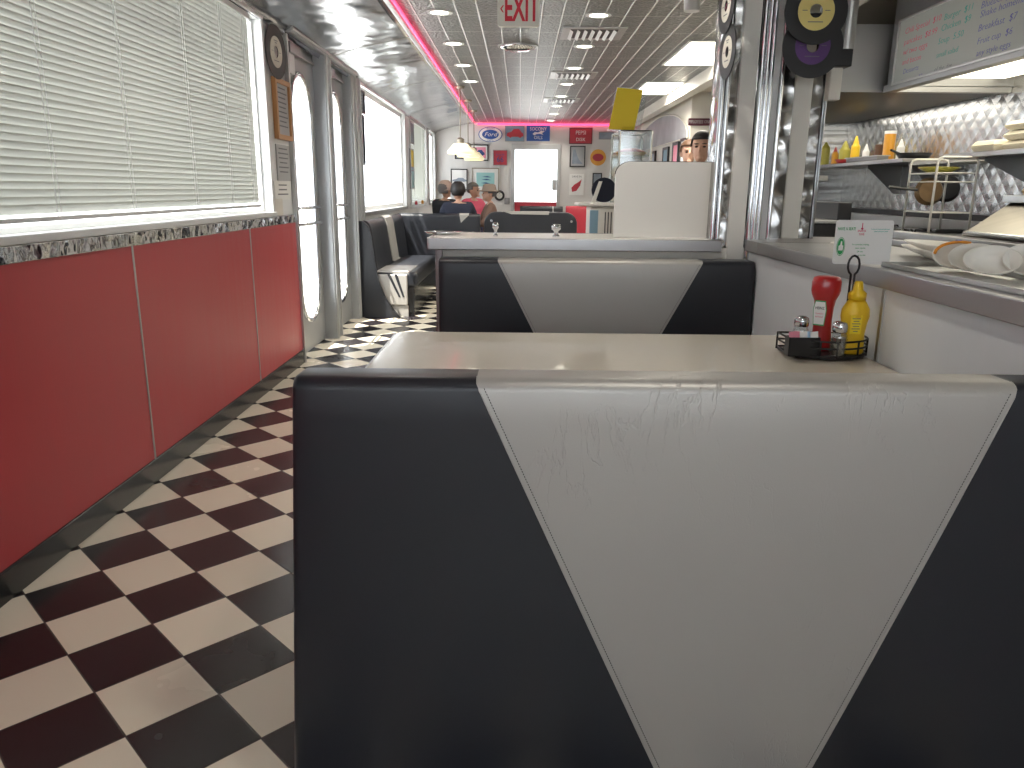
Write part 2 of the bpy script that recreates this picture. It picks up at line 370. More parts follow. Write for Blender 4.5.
AX, AY, AZ = V((1, 0, 0)), V((0, 1, 0)), V((0, 0, 1))

# ------------------------------------------------------------------ the setting
XL, XR, YF, YB, ZC = -1.61, 1.13, 15.3, -2.6, 2.5
struct('floor', B(((-1.75, YB, -.05), (4.2, YF + .2, 0))), 'floor')
struct('ground', B(((-60, -40, -.5), (60, 60, -.4))), 'asphalt')
struct('ceiling', B(((-.9, YB, ZC), (1.95, YF, ZC + .06))), 'tin')
struct('ceiling', B(((1.95, YB, ZC), (4.2, YF, ZC + .06))), 'ceil_tile')
# left wall: openings (y0,y1,z0,z1)
ZH, ZS = 2.27, 1.09
wins = [(-2.0, 1.0, ZS, ZH), (1.7, 5.10, 1.115, ZH), (8.1, 11.2, 1.03, ZH), (11.75, 13.75, 1.03, ZH), (14.15, 15.1, 1.03, ZH)]  # first opening is out of view, added for light on the near booth
doors = [(5.66, 6.56, 0, 2.3), (6.72, 7.62, 0, 2.3)]
ops = sorted(wins + doors); y = YB; bm = nb()
for (a, b, z0, z1) in ops:
    box(bm, (XL - .14, y, 0), (XL, a, 2.5))
    if z0 > 0: box(bm, (XL - .14, a, 0), (XL, b, z0))
    box(bm, (XL - .14, a, z1), (XL, b, 2.5)); y = b
box(bm, (XL - .14, y, 0), (XL, YF, 2.5)); struct('wall_left', bm, 'frame_white')
# far wall with door opening
dl, dr_ = at(515, 150, Y=YF).x, at(557.5, 150, Y=YF).x; dt = at(540, 149.5, Y=YF).z
struct('wall_far', B(((XL - .14, YF, 0), (dl, YF + .14, 2.5)), ((dr_, YF, 0), (2.3, YF + .14, 2.5)), ((dl, YF, dt), (dr_, YF + .14, 2.5))), 'wall_far')
# back wall behind the camera; its window is added for soft frontal light
struct('wall_back', B(((XL - .14, YB - .14, 0), (4.2, YB, .8)), ((XL - .14, YB - .14, 2.25), (4.2, YB, 2.56)), ((XL - .14, YB - .14, .8), (-1.2, YB, 2.25)), ((2.2, YB - .14, .8), (4.2, YB, 2.25))), 'frame_white')
t = struct('window_6', B(((-1.2, YB - .1, .8), (2.2, YB - .04, .86)), ((-1.2, YB - .1, 2.2), (2.2, YB - .04, 2.25)), ((.45, YB - .1, .86), (.52, YB - .04, 2.2)), ((-1.2, YB - .1, .86), (-1.14, YB - .04, 2.2)), ((2.14, YB - .1, .86), (2.2, YB - .04, 2.2))), 'frame_white')
struct('window_pane', B(((-1.14, YB - .075, .86), (2.14, YB - .07, 2.2))), 'glass', t)
# outer kitchen walls
struct('wall_right', B(((4.2, YB, 0), (4.3, 10.5, 2.56))), 'wall_cream')
struct('wall_kitchen', B(((3.2, .5, 0), (3.26, 7.9, 2.5)), ((2.5, 7.9, 0), (3.26, 7.96, 2.5))), 'quilt')
struct('wall_mural', B(((2.2, 10.45, 0), (2.3, YF, 2.5)), ((2.3, 10.45, 0), (4.2, 10.55, 2.5))), 'wall_cream')
struct('trim_2', B(((1.93, 4.3, 2.37), (2.06, YF, ZC - .001))), 'wall_cream')         # ceiling beam

# window frames, panes, sills
for i, (a, b, z0, z1) in enumerate(wins):
    f = .05 if i != 1 else .022; x0, x1 = XL - .11, XL - .04; bm = nb()
    for A, C in [((x0, a, z0), (x1, b, z0 + f)), ((x0, a, z1 - f), (x1, b, z1)), ((x0, a, z0 + f), (x1, a + f, z1 - f)), ((x0, b - f, z0 + f), (x1, b, z1 - f))]: box(bm, A, C)
    if i == 2:
        box(bm, (x0, 9.6, z0 + f), (x1, 9.64, z1 - f))
    w = struct('window_%d' % (i + 1), bm, 'frame_white')
    struct('window_pane', B(((XL - .08, a + f, z0 + f), (XL - .075, b - f, z1 - f))), 'glass', w)
    bm = nb()
    # raised casing around the opening on the room side
    for A, C in [((XL, a - .04, z0 - (.045 if i != 1 else .028)), (XL + .03, b + .04, z0)), ((XL, a - .04, z1), (XL + .02, b + .04, z1 + .03)), ((XL, a - .035, z0), (XL + .018, a, z1)), ((XL, b, z0), (XL + .018, b + .035, z1))]: box(bm, A, C)
    struct('window_casing', bm, 'steel_plain' if i != 1 else 'frame_white', w, bevel=.004)

# cove of mirror steel between left wall head and ceiling
prof = [(-1.612, 2.268), (-1.595, 2.297), (-1.55, 2.325), (-1.46, 2.358), (-1.34, 2.392), (-1.2, 2.424), (-1.05, 2.453), (-.95, 2.471), (-.885, 2.483)]
bm = nb(); ys = [YB + i * (YF - YB) / 60 for i in range(61)]
cols = [[bm.verts.new((x, yy, z)) for (x, z) in prof] for yy in ys]
for A, C in zip(cols, cols[1:]):
    for k in range(len(prof) - 1): bm.faces.new([A[k], A[k + 1], C[k + 1], C[k]])
o = struct('trim_1', bm, 'cove', smooth=True); sm = o.modifiers.new('s', 'SOLIDIFY'); sm.thickness = .006; sm.offset = -1 
struct('trim_3', B(((-.905, YB, 2.462), (-.865, YF, ZC - .001))), 'steel_plain', bevel=.004)
for yy in (1.9, 4.35, 6.8, 9.25, 11.7):   # seams of the cove sheets
    bm = nb(); tube(bm, [(x + .002, yy, z - .004) for x, z in prof], .006, 6); struct('trim_4', bm, 'steel_plain')
# neon
bm = nb(); tube(bm, [(-.845, YB + .1, 2.472), (-.845, YF - .06, 2.472)], .011, 8); t = thing('neon_tube', 'pink neon tube running along the left edge of the tin ceiling', 'neon light', (-.845, 6, 2.47)); obj('tube', bm, 'neon', t)
bm = nb()
for k in range(15): box(bm, (-.87, -2 + k * 1.2, 2.462), (-.835, -1.98 + k * 1.2, 2.499))
obj('clip', bm, 'steel_plain', t, kind='stuff')
bm = nb(); tube(bm, [(-.80, YF - .05, 2.462), (2.15, YF - .05, 2.462)], .02, 8); t = thing('neon_tube', 'pink neon tube running across the top of the far wall', 'neon light', (0, YF - .05, 2.46)); obj('tube', bm, 'neon', t)
bm = nb()
for k in range(4): box(bm, (-.7 + k * .9, YF - .06, 2.45), (-.67 + k * .9, YF - .0, 2.499))
obj('clip', bm, 'steel_plain', t, kind='stuff')

# wainscot: red panels (left wall)
zt = 1.03
seams = [YB, -1.4, .85, 3.2, 4.63, 5.6]
for a, b in zip(seams, seams[1:]):
    struct('trim_5', B(((XL, a + .004, .10), (XL + .014, b - .004, zt))), 'red_lam', bevel=.002)
for s_ in seams[1:-1]: struct('trim_6', B(((XL, s_ - .006, .10), (XL + .018, s_ + .006, zt))), 'steel_plain', bevel=.002)
struct('trim_7', B(((XL, YB, zt), (XL + .022, 5.6, zt + .056))), 'marbled', bevel=.004)
struct('baseboard_left', B(((XL, YB, 0), (XL + .022, 5.62, .105))), 'base_black', bevel=.006)
struct('trim_8', B(((XL, 5.595, 0), (XL + .03, 5.625, 2.28))), 'steel_plain', bevel=.003)
# steel cladding round the double doors
bm = nb()
for A, C in [((XL - .13, 5.60, 0), (XL + .012, 5.668, 2.3)), ((XL - .145, 6.552, 0), (XL + .05, 6.728, 2.3)), ((XL - .13, 7.612, 0), (XL + .03, 8.02, 2.32)), ((XL - .145, 5.6, 2.292), (XL + .06, 7.75, 2.335))]: box(bm, A, C)
struct('trim_9', bm, 'door_steel', bevel=.006)
bm = nb()
for yy in (6.565, 6.70): box(bm, (XL + .03, yy, 0), (XL + .062, yy + .02, 2.3))
for yy in (7.64, 7.80, 8.0): box(bm, (XL + .02, yy, 0), (XL + .045, yy + .02, 2.3))
box(bm, (XL + .05, 5.6, 2.30), (XL + .075, 7.75, 2.32))
struct('trim_10', bm, 'steel_plain', bevel=.004)

def stadium(cy, z0, z1, hw, X, n=14):
    pts = []
    for k in range(n + 1): a = PI * k / n; pts.append(V((X, cy + hw * math.cos(a), z1 - hw + hw * math.sin(a))))
    for k in range(n + 1): a = PI + PI * k / n; pts.append(V((X, cy + hw * math.cos(a), z0 + hw + hw * math.sin(a))))
    return pts
def rect_of(pts, y0, y1, z0, z1, X):
    cy, cz = (y0 + y1) / 2, (z0 + z1) / 2; out = []
    for p in pts:
        dy, dz = p.y - cy, p.z - cz
        s = min((y1 - cy) / abs(dy) if abs(dy) > 1e-6 else 1e9, (z1 - cz) / abs(dz) if abs(dz) > 1e-6 else 1e9)
        out.append(V((X, cy + dy * s, cz + dz * s)))
    for cyy, czz in ((y0, z0), (y0, z1), (y1, z0), (y1, z1)):
        k = min(range(len(out)), key=lambda i: (out[i] - V((X, cyy, czz))).length); out[k] = V((X, cyy, czz))
    return out
for i, (a, b, z0, z1) in enumerate(doors):
    X = XL - .10; cy = (a + b) / 2; st = stadium(cy, .24, 2.09, .27, X); bm = nb()
    ring_plate(bm, rect_of(st, a + .01, b - .01, .01, 2.29, X), st, (.05, 0, 0))
    d = struct('door_%d' % (i + 1), bm, 'door_steel')
    bm = nb(); tube(bm, [p + V((.055, 0, 0)) for p in st], .02, 8, True); struct('window_rim', bm, 'chrome', d, smooth=True)
    bm = nb(); prism(bm, [p + V((.02, 0, 0)) for p in st], (.006, 0, 0)); struct('window_pane', bm, 'glass', d)
    bm = nb()
    for zz in (1.0, 1.12): tube(bm, [(X + .05, cy - .30, zz), (X + .10, cy - .28, zz), (X + .10, cy + .28, zz), (X + .05, cy + .30, zz)], .012, 8)
    struct('door_handle', bm, 'chrome', d, smooth=True)
    struct('door_closer', B(((X + .05, a + .04, 2.18), (X + .12, a + .30, 2.25)), ((X + .07, a + .30, 2.20), (X + .09, b - .1, 2.215))), 'greymetal', d, bevel=.004)
# mullion boxes above doors
struct('trim_11', B(((XL - .03, 5.68, 2.05), (XL - .0, 5.86, 2.28))), 'frame_white')

# far door
X0, X1 = at(511.5, 150, Y=YF).x, at(561, 150, Y=YF).x
bm = nb()
for A, C in [((X0, YF - .03, 0), (dl, YF + .02, dt)), ((dr_, YF - .03, 0), (X1, YF + .02, dt)), ((X0, YF - .03, dt), (X1, YF + .02, dt + .10))]: box(bm, A, C)
d = struct('door_3', bm, 'steel_plain', bevel=.005)
kz = at(540, 202, Y=YF).z
struct('door_panel', B(((dl, YF + .02, 0), (dr_, YF + .05, kz))), 'redv', d, bevel=.004)
struct('window_pane', B(((dl, YF + .03, kz), (dr_, YF + .036, dt))), 'glass', d)
p = at(554.5, 185, Y=YF); struct('door_handle', B(((p.x - .05, YF - .0, p.z - .1), (p.x + .04, YF + .03, p.z + .1))), 'steel_plain', d, bevel=.01)

# ------------------------------------------------------------------ blinds
def blind(y0, y1, z0, z1, label, cords, tilt, name='window_blind'):
    X = XL - .015
    t = thing(name, label, 'blind', (X, (y0 + y1) / 2, z1))
    obj('head_rail', B(((X - .02, y0, z1 - .03), (X + .02, y1, z1))), 'frame_white', t, bevel=.003)
    bm = nb(); n = int((z1 - .05 - z0) / .025); w = .0165
    for k in range(n):
        z = z1 - .045 - k * .025; a = tilt + random.uniform(-.02, .02)
        for s, (c0, c1) in enumerate([(-1, 0), (0, 1)]):
            pass
        rows = []
        for q, bow in ((-1, 0), (0, .0022), (1, 0)):
            dx, dz = q * w * math.cos(a) + bow * math.sin(a), q * w * math.sin(a) + bow * math.cos(a)
            rows.append((X + dx, z + dz))
        L_ = [bm.verts.new((x, y0 + .01, zz)) for x, zz in rows]; R_ = [bm.verts.new((x, y1 - .01, zz + random.uniform(-.001, .001))) for x, zz in rows]
        for i in range(2): bm.faces.new([L_[i], L_[i + 1], R_[i + 1], R_[i]])
    obj('slats', bm, 'slat', t, smooth=True)
    for c in cords:
        bm = nb()
        for dd in (-.012, .012): tube(bm, [(X + .013, c + dd, z1 - .03), (X + .013, c + dd, z0 + .01)], .0012, 5)
        obj('cord', bm, 'frame_white', t)
    obj('bottom_rail', B(((X - .014, y0, z0), (X + .014, y1, z0 + .016))), 'frame_white', t, bevel=.003)
blind(1.72, 4.93, 1.15, 2.262, 'wide closed venetian blind over the large window above the red panels', (2.75, 3.3, 3.95, 4.45, 4.8), 1.43)
blind(-1.98, .98, 1.12, 2.262, 'unseen closed venetian blind added to keep sun off the near floor', (-1.2, 0, .6), 1.43)  # out of view; added to stop a sun streak on the near floor
blind(11.80, 13.70, 1.06, 2.262, 'half-open grey venetian blind on the narrow far window', (12.2, 13.2), .9)

# ------------------------------------------------------------------ booths
def backrest(parent, x0, x1, yf, z0, ztop, T, sl, sr, face=-1, mats=('v_black', 'v_silver'), r=.045, bulge=.012, detail=True, flare=0.):
    """upholstered back. yf: plane of the seamed face; face=-1 looks to -Y. sl, sr: seam x as (top, bottom)"""
    path = [(0, z0)]
    nz = 14
    for k in range(1, nz + 1): path.append((0, z0 + (ztop - r - z0) * k / nz))
    for k in range(1, 6): a = PI / 2 * k / 5; path.append((r - r * math.cos(a), ztop - r + r * math.sin(a)))
    for k in range(1, 6): a = PI / 2 * k / 5; path.append((T - r + r * math.sin(a), ztop - r + r * math.cos(a)))
    path.append((T, z0))
    zt = ztop
    def seam(s, z): return s[0] + (s[1] - s[0]) * max(0, (zt - .01 - z)) / (zt - z0)
    def build(fa, fb, m, nm, left_end, right_end):
        bm = nb(); n = 14; rows = []; ks = [0, .0015, .004, .008, .014, .03, .1, .2, .32, .44, .56, .68, .8, .9, 1]
        if right_end: ks = [1 - q_ for q_ in ks[::-1]]
        if not (left_end or right_end): ks = [q_ / n for q_ in range(n + 1)]
        for (dy, z) in path:
            a, b = fa(z), fb(z); row = []; fl = flare * min(1, max(0, (ztop - z) / (ztop - z0)))
            if left_end: a -= fl
            for k in range(n + 1):
                s = ks[k]; x = a + (b - a) * s
                e = min((x - x0 + fl) if left_end else 9, (x1 - x) if right_end else 9); er = .014; ey = 0; ez = 0
                if e < er: ey = er * (1 - math.sqrt(max(0, 1 - (1 - e / er) ** 2)))
                bl = bulge * math.sin(PI * min(1, max(0, (x - x0) / (x1 - x0)))) ** .5 * math.sin(PI * min(1, (z - z0) / (ztop - z0))) ** .5
                mid = T / 2; yy = mid + (dy - mid) * (1 - ey / mid * .8) - (bl if dy < mid else -bl)
                zz = z - (ey * .5 if z > ztop - r * 1.5 else 0)
                row.append(bm.verts.new((x, yf - face * yy if face > 0 else yf + yy, zz)))
            rows.append(row)
        for A, C in zip(rows, rows[1:]):
            for k in range(n): bm.faces.new([A[k], A[k + 1], C[k + 1], C[k]])
        if left_end: bm.faces.new([r_[0] for r_ in rows])
        if right_end: bm.faces.new([r_[-1] for r_ in rows][::-1])
        o = obj(nm, bm, m, parent)
        for p in o.data.polygons: p.use_smooth = len(p.vertices) == 4
        return o
    build(lambda z: x0, lambda z: seam(sl, z), mats[0], 'side_panel', True, False)
    build(lambda z: seam(sl, z), lambda z: seam(sr, z), mats[1], 'centre_panel', False, False)
    build(lambda z: seam(sr, z), lambda z: x1, mats[0], 'side_panel', False, True)
    if detail:
        for s, sg in ((sl, 1), (sr, -1)):
            bm = nb(); bs = nb(); hz = [z0 + (ztop - r - z0) * k / 30 for k in range(31)]
            def P(z, off, lift):
                x = seam(s, z) + sg * off
                bl = bulge * math.sin(PI * min(1, max(0, (x - x0) / (x1 - x0)))) ** .5 * math.sin(PI * min(1, (z - z0) / (ztop - z0))) ** .5
                return V((x, (yf - bl - lift) if face < 0 else (yf + bl + lift), z))
            pts = [P(z, 0, .0) for z in hz]
            for k in range(1, 6):
                a = PI / 2 * k / 5; z = ztop - r + r * math.sin(a); q = r - r * math.cos(a); pts.append(V((seam(s, z), yf + q if face < 0 else yf - q, z + .0)))
            tube(bm, pts, .0014, 6); obj('piping', bm, mats[1], parent, smooth=True)
            L = 0; n = 170
            for k in range(n):
                za, zb = z0 + (ztop - r * .6 - z0) * k / n, z0 + (ztop - r * .6 - z0) * (k + .62) / n
                qa = 0; tube(bs, [P(za, .011, .0003), P(zb, .011, .0003)], .0008, 4)
            obj('stitching', bs, 'stitch', parent)

def booth_seat(parent, x0, x1, y0, y1, zt=.46, mat_='v_black'):
    obj('seat', B(((x0, y0, .30), (x1, y1, zt))), mat_, parent, bevel=.04, seg=4)
    obj('base', B(((x0 + .03, y0 + .04, 0), (x1 - .03, y1 - .02, .31))), 'base_black', parent, bevel=.01)

t = thing('booth_bench', 'nearest booth seat, its black back with a wide silver wedge filling the foreground', 'booth', (.36, 1.5, 0), 'vinyl booth benches of the first table')
backrest(t, -.418, 1.12, 1.375, .04, .93, .105, (-.075, .325), (.92, .60), -1, r=.024, bulge=.008, flare=.05)
booth_seat(t, -.38, 1.11, 1.50, 1.95)
t = thing('booth_bench', 'facing booth seat against the low partition, silver wedge between black sides', 'booth', (.36, 3.5, 0), 'vinyl booth benches of the first table')
yb = 3.66; c = at(438, 262, Y=yb).x
sx = [at(u, v, Y=yb).x for u, v in ((498, 260), (534, 331), (703, 262), (661, 331))]
zb = .05; zseen = at(534, 331, Y=yb).z
k = (.95 - zb) / (.95 - zseen)
backrest(t, c, 1.12, yb, zb, .95, .16, (sx[0], sx[0] + (sx[1] - sx[0]) * k), (sx[2], sx[2] + (sx[3] - sx[2]) * k), -1, detail=True, bulge=.004, r=.025)
booth_seat(t, c + .02, 1.11, 3.2, yb + .01)

# table
t = thing('dining_table', 'cream laminate booth table between the two wedge-patterned benches', 'table', (.35, 2.4, 0))
tx0, tx1, ty0, ty1 = -.445, 1.12, 2.02, 2.80
bm = nb(); pts = []
for cx_, cy_, a0 in ((tx1 - .02, ty1 - .02, 0), (tx0 + .05, ty1 - .05, 90), (tx0 + .05, ty0 + .05, 180), (tx1 - .02, ty0 + .02, 270)):
    rr = .02 if cx_ > 0 else .05
    for q in range(7): a = math.radians(a0 + 90 * q / 6); pts.append(V((cx_ + rr * math.cos(a), cy_ + rr * math.sin(a), .722)))
prism(bm, pts, (0, 0, .036)); obj('tabletop', bm, 'table', t, bevel=.003)
bm = nb(); ring_plate(bm, [p + (p - V((.35, 2.4, .722))).normalized() * .006 + V((0, 0, .001)) for p in pts], [p + V((0, 0, .001)) for p in pts], (0, 0, .033)); obj('edge_band', bm, 'steel_plain', t)
bm = nb(); cyl(bm, (.2, 2.41, .03), (.2, 2.41, .722), .04); obj('pedestal', bm, 'black_metal', t, smooth=False)
obj('table_base', B(((-.1, 2.37, 0), (.5, 2.45, .03)), ((.16, 2.11, 0), (.24, 2.71, .03))), 'black_metal', t, bevel=.008)

# ------------------------------------------------------------------ partition, right ledge, columns
px0 = -.41
struct('wall_partition', B(((px0 + .03, 3.84, 0), (1.5, 4.04, 1.0))), 'wall_cream')
struct('trim_12', B(((px0, 3.83, 0), (px0 + .035, 4.08, 1.0))), 'partition_edge', bevel=.004)
t = thing('partition_counter', 'steel-edged counter top on the low partition behind the facing bench', 'counter top', (.3, 4, 1.0))
obj('slab', B(((px0 - .01, 3.80, .99), (.985, 4.30, 1.038))), 'white_paint', t, bevel=.003)
obj('steel_edge', B(((px0 - .02, 3.785, .982), (.985, 3.80, 1.04)), ((px0 - .035, 3.785, .982), (px0 - .01, 4.31, 1.04)), ((px0 - .02, 4.30, .982), (.985, 4.315, 1.04))), 'steel', t, bevel=.005)
# low wall on the right with its pass ledge
struct('wall_ledge', B(((XR, -1.5, 0), (XR + .12, 2.375, .984)), ((XR, 2.382, 0), (XR + .12, 3.84, .984))), 'ledge_white')
struct('trim_13', B(((XR - .004, 2.370, .5), (XR + .002, 2.388, .984))), 'steel_plain', bevel=.002)
t = thing('pass_counter', 'steel-topped serving ledge along the low white wall on the kitchen side', 'counter top', (1.3, 1.5, 1.0))
obj('top', B(((XR - .005, -1.5, .985), (1.66, 3.64, 1.04))), 'steel_plain', t, bevel=.004)
obj('front_edge', B(((XR - .018, -1.5, .985), (XR - .005, 3.64, 1.042))), 'steel', t, bevel=.004)
struct('wall_pass', B(((1.6, -1.5, 0), (1.66, 3.84, .984))), 'steel_plain')

def strip(name, xa, xb, y0, y1, z0, z1, m, bev=.004): return struct(name, B(((xa, y0, z0), (xb, y1, z1))), m, bevel=bev)
Yc = 3.84
xc = [at(u, 240, Y=Yc).x for u in (709.5, 717, 727, 743.5, 756, 769)]
yb2 = 3.95
xd = [at(u, 240, Y=yb2).x for u in (769, 781, 798, 809)]
strip('trim_14', xc[0] + .012, xc[4], Yc + .012, Yc + .22, 1.0, ZC, 'swirl', .006)
strip('trim_15', xc[2], xc[3], Yc - .01, Yc + .02, .94, ZC - .001, 'white_paint')
bm = nb()
for xx in (xc[0] + .01, xc[0] + .036): cyl(bm, (xx, Yc + .004, 1.04), (xx, Yc + .004, ZC), .012)
for xx in (xc[3] + .02, xc[3] + .045): cyl(bm, (xx, Yc + .0, .95), (xx, Yc + .0, ZC), .014)
struct('trim_16', bm, 'chrome', smooth=False)
strip('trim_17', xc[4], xc[5], Yc + .02, Yc + .2, 1.0, ZC, 'frame_white')
bm = nb()
for xx in (xc[4] + .008, xc[5] - .005): cyl(bm, (xx, Yc + .01, 1.04), (xx, Yc + .01, ZC), .011)
struct('trim_18', bm, 'chrome')
strip('trim_19', xd[0], xd[3], yb2 + .01, yb2 + .16, 1.0, ZC, 'swirl', .004)
strip('trim_20', xd[1], xd[2], yb2, yb2 + .02, 1.0, ZC - .001, 'white_paint')
strip('trim_21', xd[3], xd[3] + .02, yb2 + .0, yb2 + .17, 1.0, ZC, 'cove', .004)
strip('trim_22', XR - .018, 1.66, 3.641, 4.12, .986, 1.042, 'steel')

# raised white panel on the partition counter
t = thing('counter_screen', 'white privacy screen with one rounded corner standing on the partition counter', 'screen', (.7, 4.0, 1.04))
a, b = at(613, 238, Y=3.97), at(714, 238, Y=3.97); ztp = at(660, 162, Y=3.97).z
pts = [V((b.x, 3.96, 1.041)), V((b.x, 3.96, ztp))]
rr = .06
for q in range(8): an = math.radians(90 + 90 * q / 7); pts.append(V((a.x + rr * 1.3 + rr * 1.3 * math.cos(an), 3.96, ztp - rr + rr * math.sin(an))))
pts.append(V((a.x, 3.96, 1.041)))
bm = nb(); prism(bm, pts, (0, .022, 0)); obj('panel', bm, 'white_paint', t)
bm = nb(); tube(bm, [p + V((0, .011, 0)) for p in pts[1:-1]], .004, 6); obj('edge_trim', bm, 'black', t)

# chrome knobs on the counter
for i, (u, v, w) in enumerate([(495.5, 222, 6), (556, 224, 9)]):
    p = at(u, 236, Y=3.93); bm = nb(); zt_ = at(u, v, Y=3.93).z - 1.041; r0 = w / 769 * 3.95 / 2
    lathe(bm, (p.x, 3.93, 1.0405), [(0, 0), (r0 * .8, 0), (r0 * .75, .008), (r0 * .5, .012), (r0 * .5, zt_ * .45), (r0, zt_ * .6), (r0, zt_ * .85), (r0 * .6, zt_), (0, zt_)], 16)
    tag(obj('chrome_knob', bm, 'chrome', smooth=True), ['slim chrome knob standing on the partition counter, toward its open end', 'wider chrome knob standing on the partition counter, toward the white screen'][i], 'knob', 'chrome knobs on the counter')
# flat chrome tray seen at the counter's open end
p = at(438, 234, Y=4.1)
bm = nb(); lathe(bm, (p.x + .03, 4.1, 1.041), [(0, 0), (.07, 0), (.085, .012), (.08, .012), (.066, .003), (0, .003)], 24, 1.2, .7); tag(obj('ashtray', bm, 'chrome', smooth=True), 'small shiny oval dish lying at the open end of the partition counter', 'dish')

# ------------------------------------------------------------------ records
def record(c, r, nrm, lab, label, hole=.28, group='vinyl records on the posts'):
    c = V(c); n = V(nrm).normalized(); u, w = frame_of(n)
    t = thing('vinyl_record', label, 'record', c, group)
    bm = nb(); ring_plate(bm, ell(c, r, u, w, 40), ell(c, r * .20, u, w, 40), n * .004); obj('disc', bm, 'vinyl_black', t)
    if lab:
        bm = nb(); ring_plate(bm, ell(c + n * .0042, r * .58, u, w, 40), ell(c + n * .0042, r * .205, u, w, 40), n * .0012)
        rt = n.cross(AZ) * -1
        for dx, dz, l, th in ((0, .40, .18, .004), (0, -.34, .24, .004), (0, .32, .1, .004), (-.36, 0, .08, .003), (.36, 0, .08, .003)):
            q = c + n * .0056 + AZ * (dz * r) + rt * (dx * r); a_ = rt * (l * r); prism(bm, [q - a_, q + a_, q + a_ + AZ * th, q - a_ + AZ * th], n * .0005, 1)
        obj('centre_label', bm, [lab, 'ink'], t)
    return t
yr = 3.72; s_ = yr / .97 / 769
p1 = at(816, 11, Y=yr); p2 = at(812.5, 46, Y=yr + .03)
record(p1, 28 * s_, (0, -1, 0), 'lab_yellow', 'black record with a yellow centre, upper of the pair before the kitchen post')
record(p2, 27.5 * s_, (0, -1, 0), 'lab_purple', 'black record with a purple centre, hanging just under the yellow-centred one')
fx = xc[0] - .012
record(V((fx, at(728, 52, X=fx).y, at(728, 52, X=fx).z)), .115, (-1, -.05, 0), 'lab_white', 'record turned edge-on at the side of the swirled column, lower of two')
record(V((fx - .008, at(729, 6, X=fx).y, at(729, 6, X=fx).z)), .115, (-1, -.05, 0), 'lab_white', 'record turned edge-on at the side of the swirled column, upper of two')
q = at(275.5, 52, X=XL + .03)
record(q, .165, (1, -.1, 0), 'lab_white', 'large record hung above the wood frame beside the big blind', group='')
# steel pipe with black clamp holding the pair
t = thing('pipe_bracket', 'vertical satin pipe with a black clamp band beside the hanging records', 'bracket', (1.5, 3.75, 2.0))
pa = at(858, 5, Y=3.78); pb = at(850, 50, Y=3.78); xx = (pa.x + pb.x) / 2 - .02
bm = nb(); cyl(bm, (xx, 3.80, pb.z), (xx, 3.80, ZC), .036); obj('pipe', bm, 'steel_plain', t)
q0, q1 = at(833, 66, Y=3.75), at(855, 48, Y=3.75)
obj('clamp', B(((q0.x - .02, 3.76, q0.z), (q1.x, 3.86, q1.z))), 'black', t, bevel=.006)
q0, q1 = at(828, 100, Y=3.8), at(846, 66, Y=3.8)
obj('lower_block', B(((q0.x, 3.80, q0.z), (q1.x - .01, 3.86, q1.z))), 'wall_cream', t, bevel=.006)

# ------------------------------------------------------------------ condiment caddy and what stands in it
cx, cy, cz = .992, 2.435, .759
t = thing('condiment_caddy', 'black wire caddy with a ring handle at the wall end of the table', 'caddy', (cx, cy, cz))
hw, hd = .128, .085
def dshape(hw, hd, z, n=16):
    pts = [V((cx - hw, cy + hd, z)), V((cx + hw, cy + hd, z))]
    for k in range(n + 1): a = -PI * k / n; pts.append(V((cx + hw * math.cos(a), cy + .02 + (hd + .02) * math.sin(a), z)))
    return pts
bm = nb(); prism(bm, dshape(hw, hd, cz + .004), (0, 0, .006)); obj('tray', bm, 'black', t)
bm = nb()
for zz in (.014, .038, .060): tube(bm, dshape(hw + .002, hd + .002, cz + zz), .0032, 6, True)
obj('rails', bm, 'black_metal', t, smooth=True)
bm = nb(); P0 = dshape(hw + .002, hd + .002, cz)
for i in (0, 1, 4, 7, 10, 12, 15): tube(bm, [P0[i] + V((0, 0, .006)), P0[i] + V((0, 0, .062))], .0032, 6); obj('upright', bm, 'black_metal', t, smooth=True); bm = nb()
bm.free()
hx = at(855, 255, Y=cy).x; zt_ = at(855, 255, Y=cy).z
bm = nb(); pts = [V((hx - .006, cy, cz + .008)), V((hx - .006, cy, zt_ - .06))]
for k in range(13): a = math.radians(250 - 320 * k / 12); pts.append(V((hx + .018 * math.cos(a), cy, zt_ - .032 + .030 * math.sin(a))))
pts += [V((hx + .006, cy, zt_ - .06)), V((hx + .006, cy, cz + .008))]
tube(bm, pts, .0036, 8); obj('handle', bm, 'black_metal', t, smooth=True)
for k in range(3):
    bm = nb(); cyl(bm, (cx - .1 + .1 * k, cy - .03, cz), (cx - .1 + .1 * k, cy - .03, cz + .005), .008, n=10); obj('foot', bm, 'rubber', t)
zb = cz + .011
# ketchup: squeeze bottle standing cap-up
kx, ky = at(823, 330, Y=2.46).x, 2.47
t = thing('ketchup_bottle', 'red ketchup squeeze bottle with a keystone label in the caddy', 'bottle', (kx, ky, zb))
H = at(822, 276, Y=ky).z - zb
bm = nb(); lathe(bm, (kx, ky, zb), [(0, 0), (.031, 0), (.034, .006), (.034, .03), (.030, H * .25), (.0285, H * .42), (.030, H * .58), (.034, H * .68), (.043, H * .76), (.046, H * .81), (.046, H * .93), (.041, H * .985), (.03, H), (0, H)], 32, 1.0, .74); obj('body', bm, 'red', t, smooth=True)
rt = V((.80, -.60, 0)).normalized(); lz = rt.cross(AZ); lc = V((kx, ky, zb + H * .52)) + V((lz.x * .034, lz.y * .026, 0)) * 1.02
def key(s): return [lc + rt * (a * s) + AZ * (b * s) for a, b in ((-.017, -.040), (.017, -.040), (.021, .012), (.016, .040), (-.016, .040), (-.021, .012))]
bm = nb(); prism(bm, [p + lz * .001 for p in key(1)], lz * .002); obj('label_border', bm, 'green', t)
